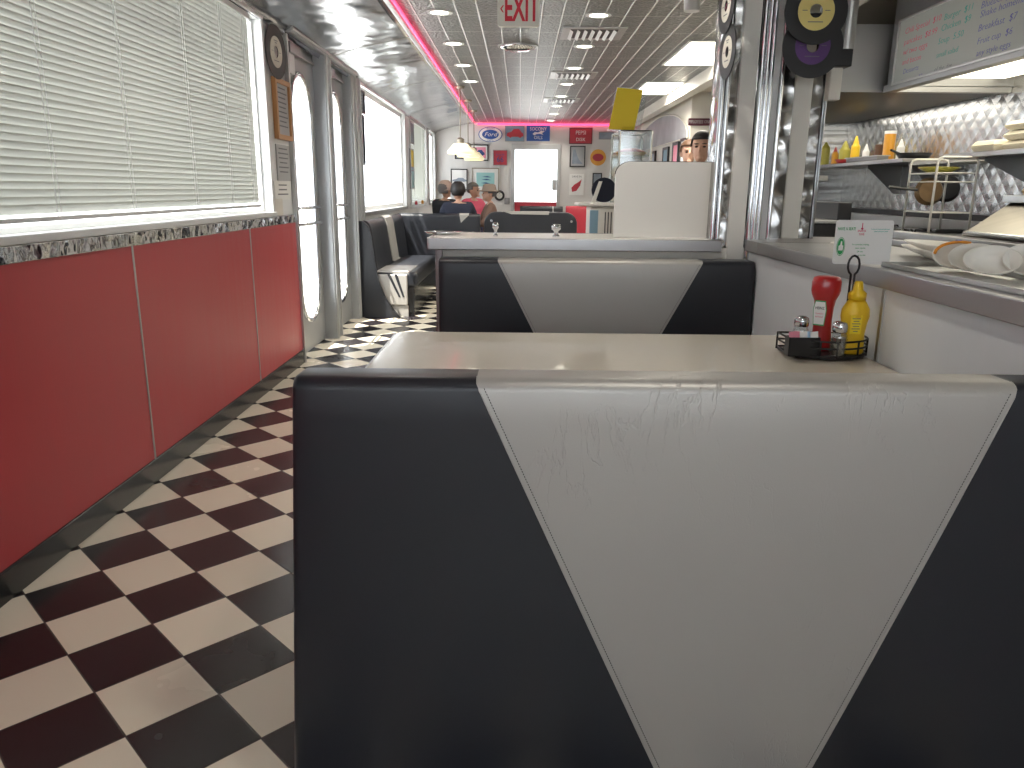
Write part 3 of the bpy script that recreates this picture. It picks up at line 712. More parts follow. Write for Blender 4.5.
bm = nb(); prism(bm, [p + lz * .003 for p in key(.9)], lz * .0012); obj('label', bm, 'paper', t)
text('HEINZ', lc + lz * .0046 + AZ * .016, rt, AZ, .0085, 'ink', t, .0003, xs=.8, bold=.0002)
text('TOMATO', lc + lz * .0046 - AZ * .002, rt, AZ, .0045, 'redink', t, .0003, xs=.9)
text('KETCHUP', lc + lz * .0046 - AZ * .012, rt, AZ, .0045, 'redink', t, .0003, xs=.85)
# mustard
mx_, my = at(851, 355, Y=2.42).x, 2.425
t = thing('mustard_bottle', 'yellow mustard squeeze bottle with a nozzle cap in the caddy', 'bottle', (mx_, my, zb))
H = at(853, 281, Y=my).z - zb
bm = nb(); lathe(bm, (mx_, my, zb), [(0, 0), (.033, 0), (.037, .006), (.036, H * .12), (.034, H * .28), (.038, H * .42), (.043, H * .52), (.041, H * .62), (.030, H * .71), (.023, H * .75), (0, H * .75)], 28, 1.05, .68); obj('body', bm, 'yellow', t, smooth=True)
bm = nb(); lathe(bm, (mx_, my, zb), [(0, H * .75), (.027, H * .75), (.027, H * .84), (.016, H * .88), (.013, H * .98), (.010, H), (0, H)], 20); obj('nozzle_cap', bm, 'yellow', t, smooth=True)
lc = V((mx_ - .006, my - .0265, zb + H * .42))
obj('label', B((tuple(lc + V((-.018, -.002, -.03))), tuple(lc + V((.018, 0, .03))))), 'yellow_sheet', t, bevel=.003)
bm = nb()
for k, w in enumerate((.026, .018, .026, .02, .026, .014)): box(bm, (lc.x - w / 2, lc.y - .0035, lc.z + .018 - k * .008), (lc.x + w / 2, lc.y - .002, lc.z + .020 - k * .008))
obj('lettering', bm, 'ink', t)
# shakers
def shaker(x, y, fill, label):
    t = thing('glass_shaker', label, 'shaker', (x, y, zb), 'glass shakers in the caddy'); k_ = 1.2
    Q = lambda L_: [(a_ * k_, b_ * k_) for a_, b_ in L_]
    bm = nb(); lathe(bm, (x, y, zb), Q([(.018, .001), (.0215, .004), (.0205, .03), (.022, .05), (.0175, .066), (.015, .07), (.0135, .07), (.016, .064), (.0195, .05), (.019, .03), (.018, .006), (0, .005)]), 8 + 4); obj('jar', bm, 'jar', t, smooth=True)
    bm = nb(); lathe(bm, (x, y, zb), Q([(0, .006), (.0165, .006), (.0175, .03), (.0165, .052), (0, .050)]), 12); obj('contents', bm, fill, t, smooth=True)
    bm = nb(); lathe(bm, (x, y, zb), Q([(.017, .066), (.019, .068), (.019, .082), (.0165, .090), (.010, .094), (0, .0945)]), 20); obj('lid', bm, 'chrome', t, smooth=True)
shaker(at(800, 345, Y=2.46).x, 2.465, 'salt', 'glass salt shaker with a chrome lid behind the sugar packets')
shaker(at(837, 350, Y=2.37).x, 2.366, 'pepper', 'glass pepper shaker with a chrome lid in front of the mustard bottle')
sx0, sx1 = at(788, 350, Y=2.37).x, at(819, 350, Y=2.37).x
t = thing('packet_holder', 'small black holder of sweetener packets in the caddy', 'holder', ((sx0 + sx1) / 2, 2.385, zb))
bm = nb(); y0, y1 = 2.366, 2.405
for A, C in [((sx0, y0, zb), (sx1, y0 + .002, zb + .060)), ((sx0, y1 - .002, zb), (sx1, y1, zb + .060)), ((sx0, y0, zb), (sx0 + .002, y1, zb + .060)), ((sx1 - .002, y0, zb), (sx1, y1, zb + .060)), ((sx0, y0, zb), (sx1, y1, zb + .002))]: box(bm, A, C)
obj('tray', bm, 'black', t)
pk = 0
for i in range(7):
    mm = ['pink', 'pink', 'pink', 'paper', 'blue_paper', 'blue_paper', 'paper'][i]; fx_ = sx0 + .014 + i * (sx1 - sx0 - .03) / 6; fy = 2.373 + (i % 3) * .010
    bm = nb(); box(bm, (fx_ - .011, fy, zb + .003), (fx_ + .013, fy + .0012, zb + .078 - .002 * (i % 3)), Matrix.Rotation(.12 * ((i % 3) - 1), 3, 'Y'))
    tag(obj('sweetener_packet', bm, mm), ['leftmost pink sweetener packet in the black holder', 'second pink sweetener packet in the black holder', 'pink sweetener packet next to the white one', 'white sugar packet between the pink and blue ones', 'blue sweetener packet next to the white one', 'second blue sweetener packet toward the pepper shaker', 'white packet at the pepper end of the black holder'][i], 'packet', 'sweetener packets')
# card clipped behind the handle
Yd = 2.497
a, b_, c_, d_ = at(832, 264, Y=Yd), at(889, 265, Y=Yd), at(890, 218, Y=Yd), at(833.5, 220, Y=Yd)
w = (b_ - a).length; h = (d_ - a).length; rt = (b_ - a).normalized(); up = AZ
base = V((a.x, Yd, max(a.z, 1.0455)))
t = thing('table_card', 'white HAVE A SEAT ordering card propped behind the caddy handle', 'card', base)
pts = []
for (px_, pz_, a0) in ((w - .008, h - .008, 0), (.008, h - .008, 90), (.008, .008, 180), (w - .008, .008, 270)):
    for q in range(5): an = math.radians(a0 + 90 * q / 4); pts.append(base + AX * (px_ + .008 * math.cos(an)) + AZ * (pz_ + .008 * math.sin(an)))
bm = nb(); prism(bm, pts, (0, .002, 0)); obj('sheet', bm, 'paper', t)
def cp(fu, fv): return base + AX * (w * fu) + AZ * (h * fv) + V((0, -.0006, 0))
text('HAVE A SEAT!', cp(.19, .80), AX, AZ, .0095, 'green', t, .0003, xs=.68, bold=.0002)
text('SNACK', cp(.455, .755), AX, AZ, .0065, 'redink', t, .0003, xs=.9); text('TIME', cp(.455, .68), AX, AZ, .0065, 'redink', t, .0003, xs=.9)
bm = nb(); q = cp(.455, .85); prism(bm, [q + V((-.0012, 0, -.012)), q + V((.0012, 0, -.012)), q + V((.0012, 0, .012)), q + V((-.0012, 0, .012))], (0, -.0004, 0)); prism(bm, [q + V((-.005, 0, -.004)), q + V((0, 0, -.011)), q + V((.005, 0, -.004))], (0, -.0004, 0)); obj('emblem', bm, 'redink', t)
for fu, fv, s, hh in ((.77, .80, 'To view our menu and order food', .0036), (.79, .75, 'please open your camera', .0036), (.46, .45, 'For contactless ordering,', .0045), (.46, .37, 'please scan the', .0045), (.46, .29, 'QR code', .0045), (.50, .21, 'at any time', .0045)):
    text(s, cp(fu, fv), AX, AZ, hh, 'green' if fu < .6 else 'tealink', t, .0003, xs=.82)
q = cp(.115, .40); bm = nb(); ring_plate(bm, ell(q, .0135, AX, AZ, 28, .0295), ell(q, .0122, AX, AZ, 28, .0275), (0, -.0004, 0)); prism(bm, ell(q, .011, AX, AZ, 28, .0255), (0, -.0004, 0)); obj('badge', bm, 'green', t)
bm = nb(); q = q + V((0, -.0006, 0)); prism(bm, [q + V(p) for p in ((-.007, 0, -.012), (.007, 0, -.012), (.008, 0, .003), (.004, 0, .005), (.003, 0, .017), (-.0005, 0, .017), (-.002, 0, .006), (-.007, 0, .002))], (0, -.0004, 0)); obj('thumb', bm, 'paper', t)

# ------------------------------------------------------------------ white plates and trays on the ledge
def platter(c, rx, ry, h, rot, label, m='white_plastic', name='oval_platter', grp='white platters on the ledge'):
    bm = nb(); lathe(bm, (0, 0, 0), [(0, 0), (.6, 0), (.66, .15), (.97, .8), (1, 1), (.96, 1), (.64, .35), (.58, .22), (0, .22)], 36)
    R = Euler(rot).to_matrix()
    for v in bm.verts: v.co = R @ V((v.co.x * rx, v.co.y * ry, v.co.z * h)) + V(c)
    return tag(obj(name, bm, m, smooth=True), label, 'platter', grp)
lz = 1.0415
pl = [((1.53, 2.66, lz), .11, .42, .035, (0, 0, 0), 'long pale oval platter lying flat behind the card'),
      ((1.53, 2.64, lz + .020), .105, .41, .034, (0, 0, .02), 'long oval platter nested on the one behind the card'),
      ((1.55, 2.0, lz), .09, .2, .03, (0, 0, 0), 'oval platter lying flat before the steel lid'),
      ((1.55, 1.99, lz + .011), .085, .19, .03, (0, 0, -.03), 'topmost flat platter before the steel lid')]
for c, rx, ry, h, rot, lb in pl: platter(c, rx, ry, h, rot, lb)
for i, yy in enumerate((2.36, 2.27, 2.19)):
    platter((1.33, yy, lz + .031), .072, .050, .03, (.85, .0, -.5), ['leaning white plate nearest the card, orange band across it', 'middle white plate of the leaning row on the ledge', 'front white plate of the leaning row on the ledge'][i], name='side_plate', grp='white plates leaning in a row')
platter((1.42, 2.16, lz + .036), .072, .052, .035, (.95, .0, -.5), 'deep white plate standing alone past the leaning row', name='side_plate')
platter((1.44, 2.02, lz + .036), .072, .052, .035, (.95, .0, -.5), 'white plate standing at the near end of the ledge', name='side_plate')
bm = nb(); R = Euler((.85, 0, -.5)).to_matrix(); pts = []
for k in range(9): a = math.radians(70 + 110 * k / 8); pts.append(V((1.33, 2.352, lz + .031)) + R @ V((.068 * math.cos(a), .046 * math.sin(a), .032)))
tube(bm, pts, .0045, 6); tag(obj('rubber_band', bm, 'orange', smooth=True), 'orange rubber band draped over the leaning white plates', 'band')
# clear tray under plates
t = thing('steel_tray', 'low steel tray with turned-up rim under the leaning plates', 'tray', (1.3, 2.3, lz))
bm = nb(); x0, x1, y0, y1 = 1.165, 1.39, 1.75, 2.5
for A, C in [((x0, y0, lz - .001), (x1, y1, lz + .002)), ((x0, y0, lz), (x0 + .003, y1, lz + .014)), ((x1 - .003, y0, lz), (x1, y1, lz + .014)), ((x0, y0, lz), (x1, y0 + .003, lz + .014)), ((x0, y1 - .003, lz), (x1, y1, lz + .014))]: box(bm, A, C)
obj('tray', bm, 'steel_plain', t)
p = at(826, 238, Z=1.05); bm = nb(); lathe(bm, (1.42, 3.3, lz), [(0, 0), (.05, 0), (.10, .018), (.098, .022), (.05, .006), (0, .005)], 28)
tag(obj('saucer', bm, 'white_plastic', smooth=True), 'small pale saucer on the ledge beside the kitchen post', 'saucer')

# ------------------------------------------------------------------ kitchen
HX, HZ0, HZ1 = 2.4, 1.915, 2.33
t = thing('range_hood', 'long steel hood over the griddle with a lit underside', 'hood', (2.8, 3.4, HZ0))
obj('front_panel', B(((HX, 1.2, HZ0), (HX + .02, 5.38, ZC))), 'greymetal', t)
obj('rim', B(((HX - .015, 1.2, HZ0 - .01), (HX + .05, 5.40, HZ0 + .035)), ((HX, 5.35, HZ0 - .01), (3.2, 5.40, HZ0 + .03))), 'greymetal', t, bevel=.004)
obj('canopy', B(((HX + .02, 1.2, 2.16), (3.2, 5.38, 2.18)), ((HX + .02, 5.34, HZ0 + .03), (3.2, 5.38, 2.16))), 'greymetal', t)
obj('light_panel', B(((HX + .06, 2.2, 1.985), (3.1, 5.28, 2.02))), 'hood_light', t)
t = thing('exhaust_duct', 'plain steel exhaust box beyond the whiteboard end', 'duct', (2.6, 6.3, HZ0))
dx = at(837, 60, Y=5.43).x
bm = nb(); obj('housing', B(((dx, 5.43, HZ0 + .01), (3.19, 7.85, HZ1))), 'steel_plain', t, bevel=.004)
obj('lip', B(((dx - .01, 5.425, HZ0), (3.19, 5.445, HZ0 + .02)), ((dx - .01, 5.425, HZ0), (dx + .02, 7.85, HZ0 + .02))), 'steel_plain', t)
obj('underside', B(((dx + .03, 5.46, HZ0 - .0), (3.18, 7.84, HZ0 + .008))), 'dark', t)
# hanging ceiling rail pieces
struct('trim_23', B(((1.68, 5.2, 2.44), (4.1, 5.24, ZC)), ((2.0, 2.0, 2.44), (2.04, 5.2, ZC))), 'plaster_dark')
# whiteboard
t = thing('whiteboard', 'steel-framed whiteboard with coloured handwritten specials above the griddle', 'whiteboard', (HX - .02, 4, 2.1))
wy0, wy1, wz0, wz1 = 1.9, 5.27, 1.95, 2.31
obj('board', B(((HX - .012, wy0, wz0), (HX - .002, wy1, wz1))), 'wb', t)
obj('frame', B(((HX - .02, wy0, wz0 - .014), (HX - .001, wy1 + .015, wz0)), ((HX - .02, wy0, wz1), (HX - .001, wy1 + .015, wz1 + .014)), ((HX - .02, wy1, wz0 - .014), (HX - .001, wy1 + .015, wz1 + .014))), 'steel_plain', t, bevel=.003)
wr = V((0, -1, 0)); X = HX - .0125
def wt(s, u, v, h, m, sh=.15):
    p = at(u, v, X=X); text(s, (X, p.y, p.z), wr, AZ, h, m, t, .0003, xs=1.25, align='LEFT', bold=-.0006, shear=sh, name='lettering')
for row in [('Chili Special  $10', 905, 32, .034, 'redink'), ('pancakes  $8.99', 904, 43, .034, 'redink'), ('w/ two eggs', 903, 53, .034, 'redink'), ('and bacon', 902, 63, .032, 'redink'), ('Desserts', 903, 72, .03, 'blueink'), ('Lemon pie $5', 901, 82, .026, 'blueink'),
            ('Burger  $11', 944, 18, .034, 'tealink'), ('Chicken  $9', 941, 29, .034, 'tealink'), ('Soup  5.50', 938, 42, .034, 'tealink'), ('small salad', 936, 56, .03, 'tealink'), ('of the day', 934, 70, .026, 'ink'),
            ('Blueberry', 981, 6, .034, 'blueink'), ('Shake homemade', 980, 15, .034, 'blueink'), ('Breakfast  $7', 978, 29, .034, 'blueink'), ('Fruit cup  $6', 977, 42, .032, 'blueink'), ('any style eggs', 976, 54, .03, 'blueink')]:
    wt(*row)

# ledges, shelves
def wall_shelf(x0, y0, y1, z, label, brackets, grp):
    t = thing('wall_shelf', label, 'shelf', (3.0, (y0 + y1) / 2, z), grp)
    obj('shelf_board', B(((x0, y0, z - .03), (3.2, y1, z))), 'steel', t, bevel=.004)
    for yy in brackets:
        bm = nb(); prism(bm, [(3.198, yy, z - .03), (x0 + .06, yy, z - .03), (x0 + .06, yy, z - .05), (3.15, yy, z - .26), (3.198, yy, z - .26)], (0, .006, 0)); obj('bracket', bm, 'greymetal', t)
SH = 1.50
sy0 = at(903, 156, X=2.85).y
wall_shelf(2.85, sy0, 7.7, 1.52, 'steel wall shelf of squeeze bottles over the range', (sy0 + .02, 6.7), 'steel shelves in the kitchen')
s2 = at(944, 152, X=2.65).y
wall_shelf(2.65, 1.6, s2, 1.505, 'deeper steel wall shelf holding foam boxes', (s2 - .35, 3.2), 'steel shelves in the kitchen')
def bottle(u, vt, wpx, m, label, X=3.0, zb=1.5205, kind='squeeze', name='squeeze_bottle', capm=None):
    p = at(u, vt, X=X); r = wpx / 2 / 769 * p.y / .98; H = p.z - zb
    t = thing(name, label, 'bottle', (X, p.y, zb), 'containers on the bottle shelf')
    bm = nb()
    if kind == 'squeeze': lathe(bm, (X, p.y, zb), [(0, 0), (r, 0), (r, H * .62), (r * .55, H * .74), (0, H * .74)], 16)
    else: lathe(bm, (X, p.y, zb), [(0, 0), (r, 0), (r, H * .9), (0, H * .9)], 16)
    obj('body', bm, m, t, smooth=False)
    bm = nb()
    if kind == 'squeeze': lathe(bm, (X, p.y, zb), [(0, H * .74), (r * .65, H * .74), (r * .5, H * .82), (r * .15, H), (0, H)], 12)
    else: lathe(bm, (X, p.y, zb), [(0, H * .9), (r * 1.04, H * .9), (r * 1.04, H), (0, H)], 16)
    obj('cap', bm, capm or m, t)
    return t
bottle(826, 137, 10, 'olive', 'olive green squeeze bottle at the far end of the bottle shelf')
bottle(836, 147, 6, 'amber', 'small amber bottle with a red cap on the bottle shelf', capm='red')
bottle(857, 136, 8, 'yellow', 'yellow squeeze bottle in the middle of the bottle shelf')
bottle(867, 144, 6, 'white_plastic', 'short white bottle beside the yellow squeeze bottle')
bottle(891, 131, 10, 'amber', 'tall clear tub half full of amber sauce on the bottle shelf', kind='tub', name='sauce_tub', capm='white_plastic')
bottle(902, 139, 7, 'white_plastic', 'white bottle at the near end of the bottle shelf', kind='squeeze')
bottle(880, 145, 8, 'hair_brown', 'short brown pot next to the amber tub on the shelf', kind='tub', name='spice_pot')
bottle(846, 141, 10, 'olive', 'dark olive jug between the amber and yellow bottles', kind='squeeze', name='oil_jug')
p = at(843, 158, X=2.9); bm = nb(); lathe(bm, (2.92, p.y, 1.5205), [(0, 0), (.06, 0), (.09, .035), (.085, .035), (.055, .006), (0, .006)], 20); tag(obj('red_bowl', bm, 'red', smooth=True), 'shallow red bowl at the front of the bottle shelf', 'bowl')
p = at(868, 155, X=2.93); t = thing('steel_pan', 'long low grey pan at the front edge of the bottle shelf', 'pan', (2.93, p.y, 1.5205))
obj('pan', B(((2.87, p.y - .3, 1.5205), (2.97, p.y + .3, 1.56))), 'greymetal', t, bevel=.01); obj('rim', B(((2.862, p.y - .31, 1.555), (2.978, p.y + .31, 1.562))), 'steel_plain', t)
t = thing('steel_pan', 'dark shallow pan between the two kitchen shelves', 'pan', (2.93, 5.45, 1.52))
p = at(918, 154, X=2.95)
bm = nb(); lathe(bm, (2.98, p.y + .12, 1.5205), [(0, 0), (.10, 0), (.13, .04), (.125, .04), (.095, .006), (0, .006)], 24); obj('pan', bm, 'dark', t, smooth=True)
bm = nb(); tube(bm, [(2.86, p.y + .1, 1.555), (2.74, p.y - .02, 1.575)], .009, 8); obj('handle', bm, 'black', t)
# short shelf under it
struct('trim_24', B(((2.92, s2, 1.47), (3.2, sy0, 1.505))), 'wall_cream')
# foam boxes
def foam(x, yc, z, w, d, h, label):
    t = thing('foam_box', label, 'takeaway box', (x, yc, z), 'foam takeaway boxes on the shelf')
    bm = nb()
    def fr(z0, w0, z1, w1):
        A = [bm.verts.new((x + sx_ * w * w0 / 2, yc + sy_ * d * w0 / 2, z + z0)) for sx_, sy_ in ((-1, -1), (1, -1), (1, 1), (-1, 1))]
        C = [bm.verts.new((x + sx_ * w * w1 / 2, yc + sy_ * d * w1 / 2, z + z1)) for sx_, sy_ in ((-1, -1), (1, -1), (1, 1), (-1, 1))]
        bm.faces.new(A[::-1]); bm.faces.new(C)
        for i in range(4): bm.faces.new([A[i], A[(i + 1) % 4], C[(i + 1) % 4], C[i]])
    fr(0, .84, h * .48, 1); obj('tray', bm, 'foam', t, bevel=.006)
    bm = nb(); fr(h * .5, 1, h, .82); obj('lid', bm, 'foam', t, bevel=.006)
zf = 1.5055
foam(2.78, 4.66, zf, .24, .24, .06, 'single low foam box at the far end of its shelf')
for i in range(3): foam(2.82, 4.36, zf + .0 + i * .052, .26, .34, .05, ['bottom foam box of the wide stack', 'middle foam box of the wide stack', 'top foam box of the wide stack'][i])
for i in range(2): foam(2.84, 3.80, zf + i * .05, .26, .36, .05, ['lower foam box of the near low stack', 'upper foam box of the near low stack'][i])
p = at(1018, 122, X=2.8); bm = nb(); lathe(bm, (2.78, 4.12, zf), [(0, 0), (.05, 0), (.06, .2), (.05, .24), (.03, .28), (0, .28)], 20); tag(obj('foam_cups', bm, 'foam', smooth=True), 'white foam cup stack standing at the near end of the foam box shelf', 'cup')

# range line equipment
t = thing('cooking_range', 'dark cooking range with a pale back riser below the quilted steel', 'range', (2.9, 6.4, 0))
obj('body', B(((2.45, 4.8, 0), (3.18, 7.8, .98))), 'greymetal', t, bevel=.006)
obj('cooktop', B(((2.43, 4.8, .98), (3.0, 7.8, 1.01))), 'dark', t, bevel=.004)
obj('back_riser', B(((3.0, 4.8, .98), (3.18, 7.8, 1.09))), 'steel_plain', t, bevel=.004)
obj('riser_edge', B(((3.08, 4.8, 1.09), (3.19, 7.8, 1.13))), 'dark', t)
for k in range(3):
    for q in range(2):
        bm = nb(); cc = V((2.58 + q * .26, 5.4 + k * .75, 1.012))
        tube(bm, ell(cc + V((0, 0, .012)), .09, AX, AY, 16), .007, 5, True)
        for a in range(4): dx_ = V((math.cos(a * PI / 2), math.sin(a * PI / 2), 0)) * .12; tube(bm, [cc + V((0, 0, .012)), cc + dx_ + V((0, 0, .012)), cc + dx_], .006, 5)
        obj('burner_grate', bm, 'black_metal', t)
for k in range(5):
    bm = nb(); cyl(bm, (2.43, 5.0 + k * .6, .9), (2.40, 5.0 + k * .6, .9), .025, n=14); obj('knob', bm, 'black', t)
t = thing('fry_station', 'dark upright fryer unit just beyond the kitchen post', 'fryer', (2.35, 6.1, 0))
obj('body', B(((2.02, 5.7, 0), (2.40, 6.6, 1.06))), 'dark', t, bevel=.01)
obj('back_panel', B(((2.30, 5.7, 1.06), (2.40, 6.6, 1.20))), 'dark', t, bevel=.01)
obj('rim', B(((2.0, 5.68, 1.05), (2.3, 6.62, 1.075))), 'steel_plain', t, bevel=.004)
bm = nb(); tube(bm, [(2.08, 6.1, 1.07), (2.08, 6.1, 1.34), (2.2, 6.1, 1.36)], .016, 8); obj('basket_hanger', bm, 'steel_plain', t)
obj('top_ledge', B(((1.98, 6.0, 1.35), (2.32, 6.35, 1.39))), 'greymetal', t, bevel=.004)
# prep unit with sloped lid
t = thing('prep_unit', 'stainless prep unit with a sloping lid and one blue knob', 'prep unit', (2.4, 3.3, 0))
PX = 1.98
obj('body', B(((PX + .03, 1.6, 0), (2.44, 4.75, 1.0))), 'steel_plain', t, bevel=.006)
obj('work_ledge', B(((PX - .03, 1.6, 1.0), (2.78, 4.78, 1.035))), 'steel', t, bevel=.006)
obj('front_bar', B(((PX - .0, 1.6, 1.036), (PX + .06, 4.2, 1.075))), 'steel', t, bevel=.004)
bm = nb(); y0, y1 = 1.7, 3.62
prism(bm, [(PX + .06, y0, 1.078), (PX + .06, y0, 1.09), (2.50, y0, 1.225), (2.55, y0, 1.225), (2.55, y0, 1.078)], (0, y1 - y0, 0))
for v_ in bm.verts:
    if v_.co.y > y1 - .01 and v_.co.x > 2.3: v_.co.y = 4.05
obj('sloped_lid', bm, mat('aged_lid_steel', (.36, .33, .28), .34, .9, noise=.25, nscale=5, stretch=(.4, 3, 1)), t, bevel=.006)
bm = nb(); tube(bm, [(PX + .055, y0 + .3, 1.096), (PX + .055, y1 - .03, 1.096)], .010, 8); obj('lid_handle', bm, 'chrome', t)
obj('lid_cap', B(((2.46, 1.7, 1.226), (2.64, 4.05, 1.262))), 'steel_plain', t, bevel=.004)
bm = nb(); p = at(962, 232, X=PX - .0); cyl(bm, (PX, p.y, 1.055), (PX - .018, p.y, 1.055), .014, n=16); obj('knob', bm, 'blue', t, label='blue knob')

# wire rack with pans
RX, RY = 2.66, 4.95
t = thing('wire_rack', 'white coated wire rack holding pans beside the prep unit', 'rack', (2.75, 4.95, 1.04))
def arch(bm, xa, xb, y, z0, z1, r=.007):
    c = .03; pts = [V((xa, y, z0)), V((xa, y, z1 - c)), V((xa + c * .3, y, z1 - c * .3)), V((xa + c, y, z1)), V((xb - c, y, z1)), V((xb - c * .3, y, z1 - c * .3)), V((xb, y, z1 - c)), V((xb, y, z0))]
    tube(bm, pts, r, 6)
f0, f1 = at(936, 157, Y=4.75), at(976, 160, Y=4.75); g0, g1 = at(909, 162, Y=5.15), at(938, 162, Y=5.15)
z0r = 1.036
bm = nb(); arch(bm, f0.x, f1.x, 4.72, z0r, f0.z); obj('frame_hoop', bm, 'white_plastic', t, smooth=True)
bm = nb(); arch(bm, g0.x, g0.x + (f1.x - f0.x), 5.12, z0r, f0.z); obj('frame_hoop', bm, 'white_plastic', t, smooth=True)
bm = nb()
for zz in (z0r + .12, z0r + .30, f0.z - .09):
    for xa, xb in ((f0.x, g0.x), (f1.x, g0.x + f1.x - f0.x)): tube(bm, [(xa, 4.72, zz), (xb, 5.12, zz)], .004, 5)
    for k in range(9):
        s = k / 8; xa = f0.x + (f1.x - f0.x) * s; xb = xa - f0.x + g0.x
        tube(bm, [(xa, 4.72, zz), (xb, 5.12, zz)], .0022, 5)
    tube(bm, [(f0.x, 4.72, zz), (f1.x, 4.72, zz)], .003, 5); tube(bm, [(g0.x, 5.12, zz), (g0.x + f1.x - f0.x, 5.12, zz)], .003, 5)
obj('wire_shelves', bm, 'white_plastic', t)
def fry_pan(c, r, nrm, hd, m, label):
    c = V(c); n = V(nrm).normalized(); u, w_ = frame_of(n); t = thing('frying_pan', label, 'frying pan', c, 'pans on the wire rack')
    bm = nb(); prism(bm, ell(c, r * .8, u, w_, 28), n * .004); ring_plate(bm, ell(c, r * .8, u, w_, 28), ell(c, r * .77, u, w_, 28), n * .004); ring_plate(bm, ell(c + n * .03, r, u, w_, 28), ell(c, r * .8, u, w_, 28), n * .003)
    obj('pan', bm, m, t)
    d = V(hd).normalized(); bm = nb(); tube(bm, [c + n * .02 + d * r * .9, c + n * .03 + d * (r + .06), c + n * .025 + d * (r + .17)], .009, 8); obj('handle', bm, 'black', t)
pc = at(931, 191, Y=4.9); fry_pan(pc, .085, (.1, 1, -.1), (-1, 0, .1), 'pan', 'brown-bottomed frying pan hung upright on the wire rack')
pc = at(947, 188, Y=5.3); fry_pan(pc + V((0, -.02, 0)), .09, (.1, 1, -.1), (-.95, 0, -.0), 'dark', 'dark frying pan behind the brown-bottomed one')
pc = at(938, 165, Y=4.95); bm = nb(); lathe(bm, (pc.x, 4.93, f0.z - .085), [(0, 0), (.07, 0), (.125, .03), (.12, .033), (.066, .005), (0, .005)], 28, 1, .8)
tag(obj('yellow_bowl', bm, 'olive', smooth=True), 'shallow yellowish bowl on the top tier of the wire rack', 'bowl')
p = at(922, 214, X=2.6); bm = nb(); box(bm, (2.5, 4.72, 1.013 + .024), (2.68, 4.77, 1.06)); tag(obj('spatula', bm, 'black', bevel=.006), 'black tool lying in front of the wire rack', 'tool')
p = at(1020, 190, X=2.53); bm = nb(); lathe(bm, (2.54, 3.95, 1.2625), [(0, 0), (.03, 0), (.045, .02), (.03, .045), (0, .05)], 16); tag(obj('bread_roll', bm, 'food', smooth=True), 'brown roll resting on the cap of the prep lid', 'bread')

# ------------------------------------------------------------------ beyond the partition: register, pie case, staff
t = thing('service_counter', 'white service counter behind the partition carrying the pie case', 'counter', (.8, 5.1, 0))
obj('body', B(((.52, 4.45, 0), (1.25, 5.85, .95))), 'white_paint', t, bevel=.005)
obj('counter_top', B(((.50, 4.42, .95), (1.27, 5.87, .985))), 'steel', t, bevel=.005)
ry = 4.75; r0, r1 = at(590, 236, Y=ry), at(612, 207, Y=ry)
t = thing('cash_register', 'pale cash register with slotted side beside the white screen', 'cash register', (r0.x + .1, ry, .986))
obj('body', B(((r0.x, ry, .986), (r0.x + .30, ry + .32, r1.z))), 'wall_cream', t, bevel=.008)
obj('side_panel', B(((r0.x - .004, ry + .02, 1.0), (r0.x + .045, ry - .003, r1.z - .02))), 'sky_print', t)
bm = nb()
for k in range(3): box(bm, (r0.x + .085 + k * .018, ry - .004, 1.0), (r0.x + .091 + k * .018, ry, r1.z - .03))
obj('slots', bm, 'dark', t)
q0, q1 = at(578, 206, Y=ry), at(612, 201, Y=ry)
obj('top_tray', B(((q0.x, ry - .02, r1.z + .002), (r0.x + .32, ry + .34, r1.z + .022))), 'white_plastic', t, bevel=.008)
s0 = at(596, 202, Y=ry + .1); bm = nb()
prism(bm, [(s0.x - .03, ry + .1, r1.z + .022), (s0.x - .005, ry + .1, r1.z + .022), (s0.x + .035, ry + .1, r1.z + .15), (s0.x + .015, ry + .1, r1.z + .15)], (0, .02, 0)); obj('screen_arm', bm, 'white_plastic', t)
bm = nb(); c = at(604, 190, Y=ry + .15); pts = ell(c, .075, AX, AZ, 24, .075); prism(bm, pts, (0, .03, 0)); obj('screen', bm, 'sky_print' if 0 else 'cloth_navy', t)
# pie case
cy0 = 5.25; a, b = at(617, 205, Y=cy0), at(652, 131, Y=cy0)
t = thing('pie_case', 'clear glass pastry case on the service counter behind the white screen', 'display case', ((a.x + b.x) / 2, cy0 + .2, .986))
x0, x1, z0, z1 = a.x - .0, b.x + .0, .986, b.z; y1 = cy0 + .42
bm = nb()
for xx in (x0, x1):
    for yy in (cy0, y1): tube(bm, [(xx, yy, z0), (xx, yy, z1)], .008, 6)
for yy in (cy0, y1):
    tube(bm, [(x0, yy, z1), (x1, yy, z1)], .006, 6); tube(bm, [(x0, yy, z0 + .01), (x1, yy, z0 + .01)], .008, 6)
for xx in (x0, x1): tube(bm, [(xx, cy0, z1), (xx, y1, z1)], .006, 6)
obj('frame', bm, 'chrome', t)
bm = nb()
for A, C in [((x0, cy0, z0), (x1, cy0 + .003, z1)), ((x0, y1 - .003, z0), (x1, y1, z1)), ((x1 - .003, cy0, z0), (x1, y1, z1)), ((x0, cy0, z1 - .003), (x1, y1, z1))]: box(bm, A, C)
obj('glass_panels', bm, 'acrylic', t)
bm = nb(); prism(bm, [(x0, cy0, z1), (x0, cy0, z1 - .25), (x0 - .10, cy0, z0 + .25), (x0 - .10, cy0, z0 + .12), (x0, cy0, z0)], (0, .004, 0)); prism(bm, [(x0, y1, z1), (x0, y1, z1 - .25), (x0 - .10, y1, z0 + .25), (x0 - .10, y1, z0 + .12), (x0, y1, z0)], (0, .004, 0))
bm2 = nb(); tube(bm2, [(x0, cy0, z1 - .25), (x0 - .10, cy0, z0 + .25), (x0 - .10, cy0, z0 + .12)], .006, 6); obj('front_edge', bm2, 'frame_white', t)
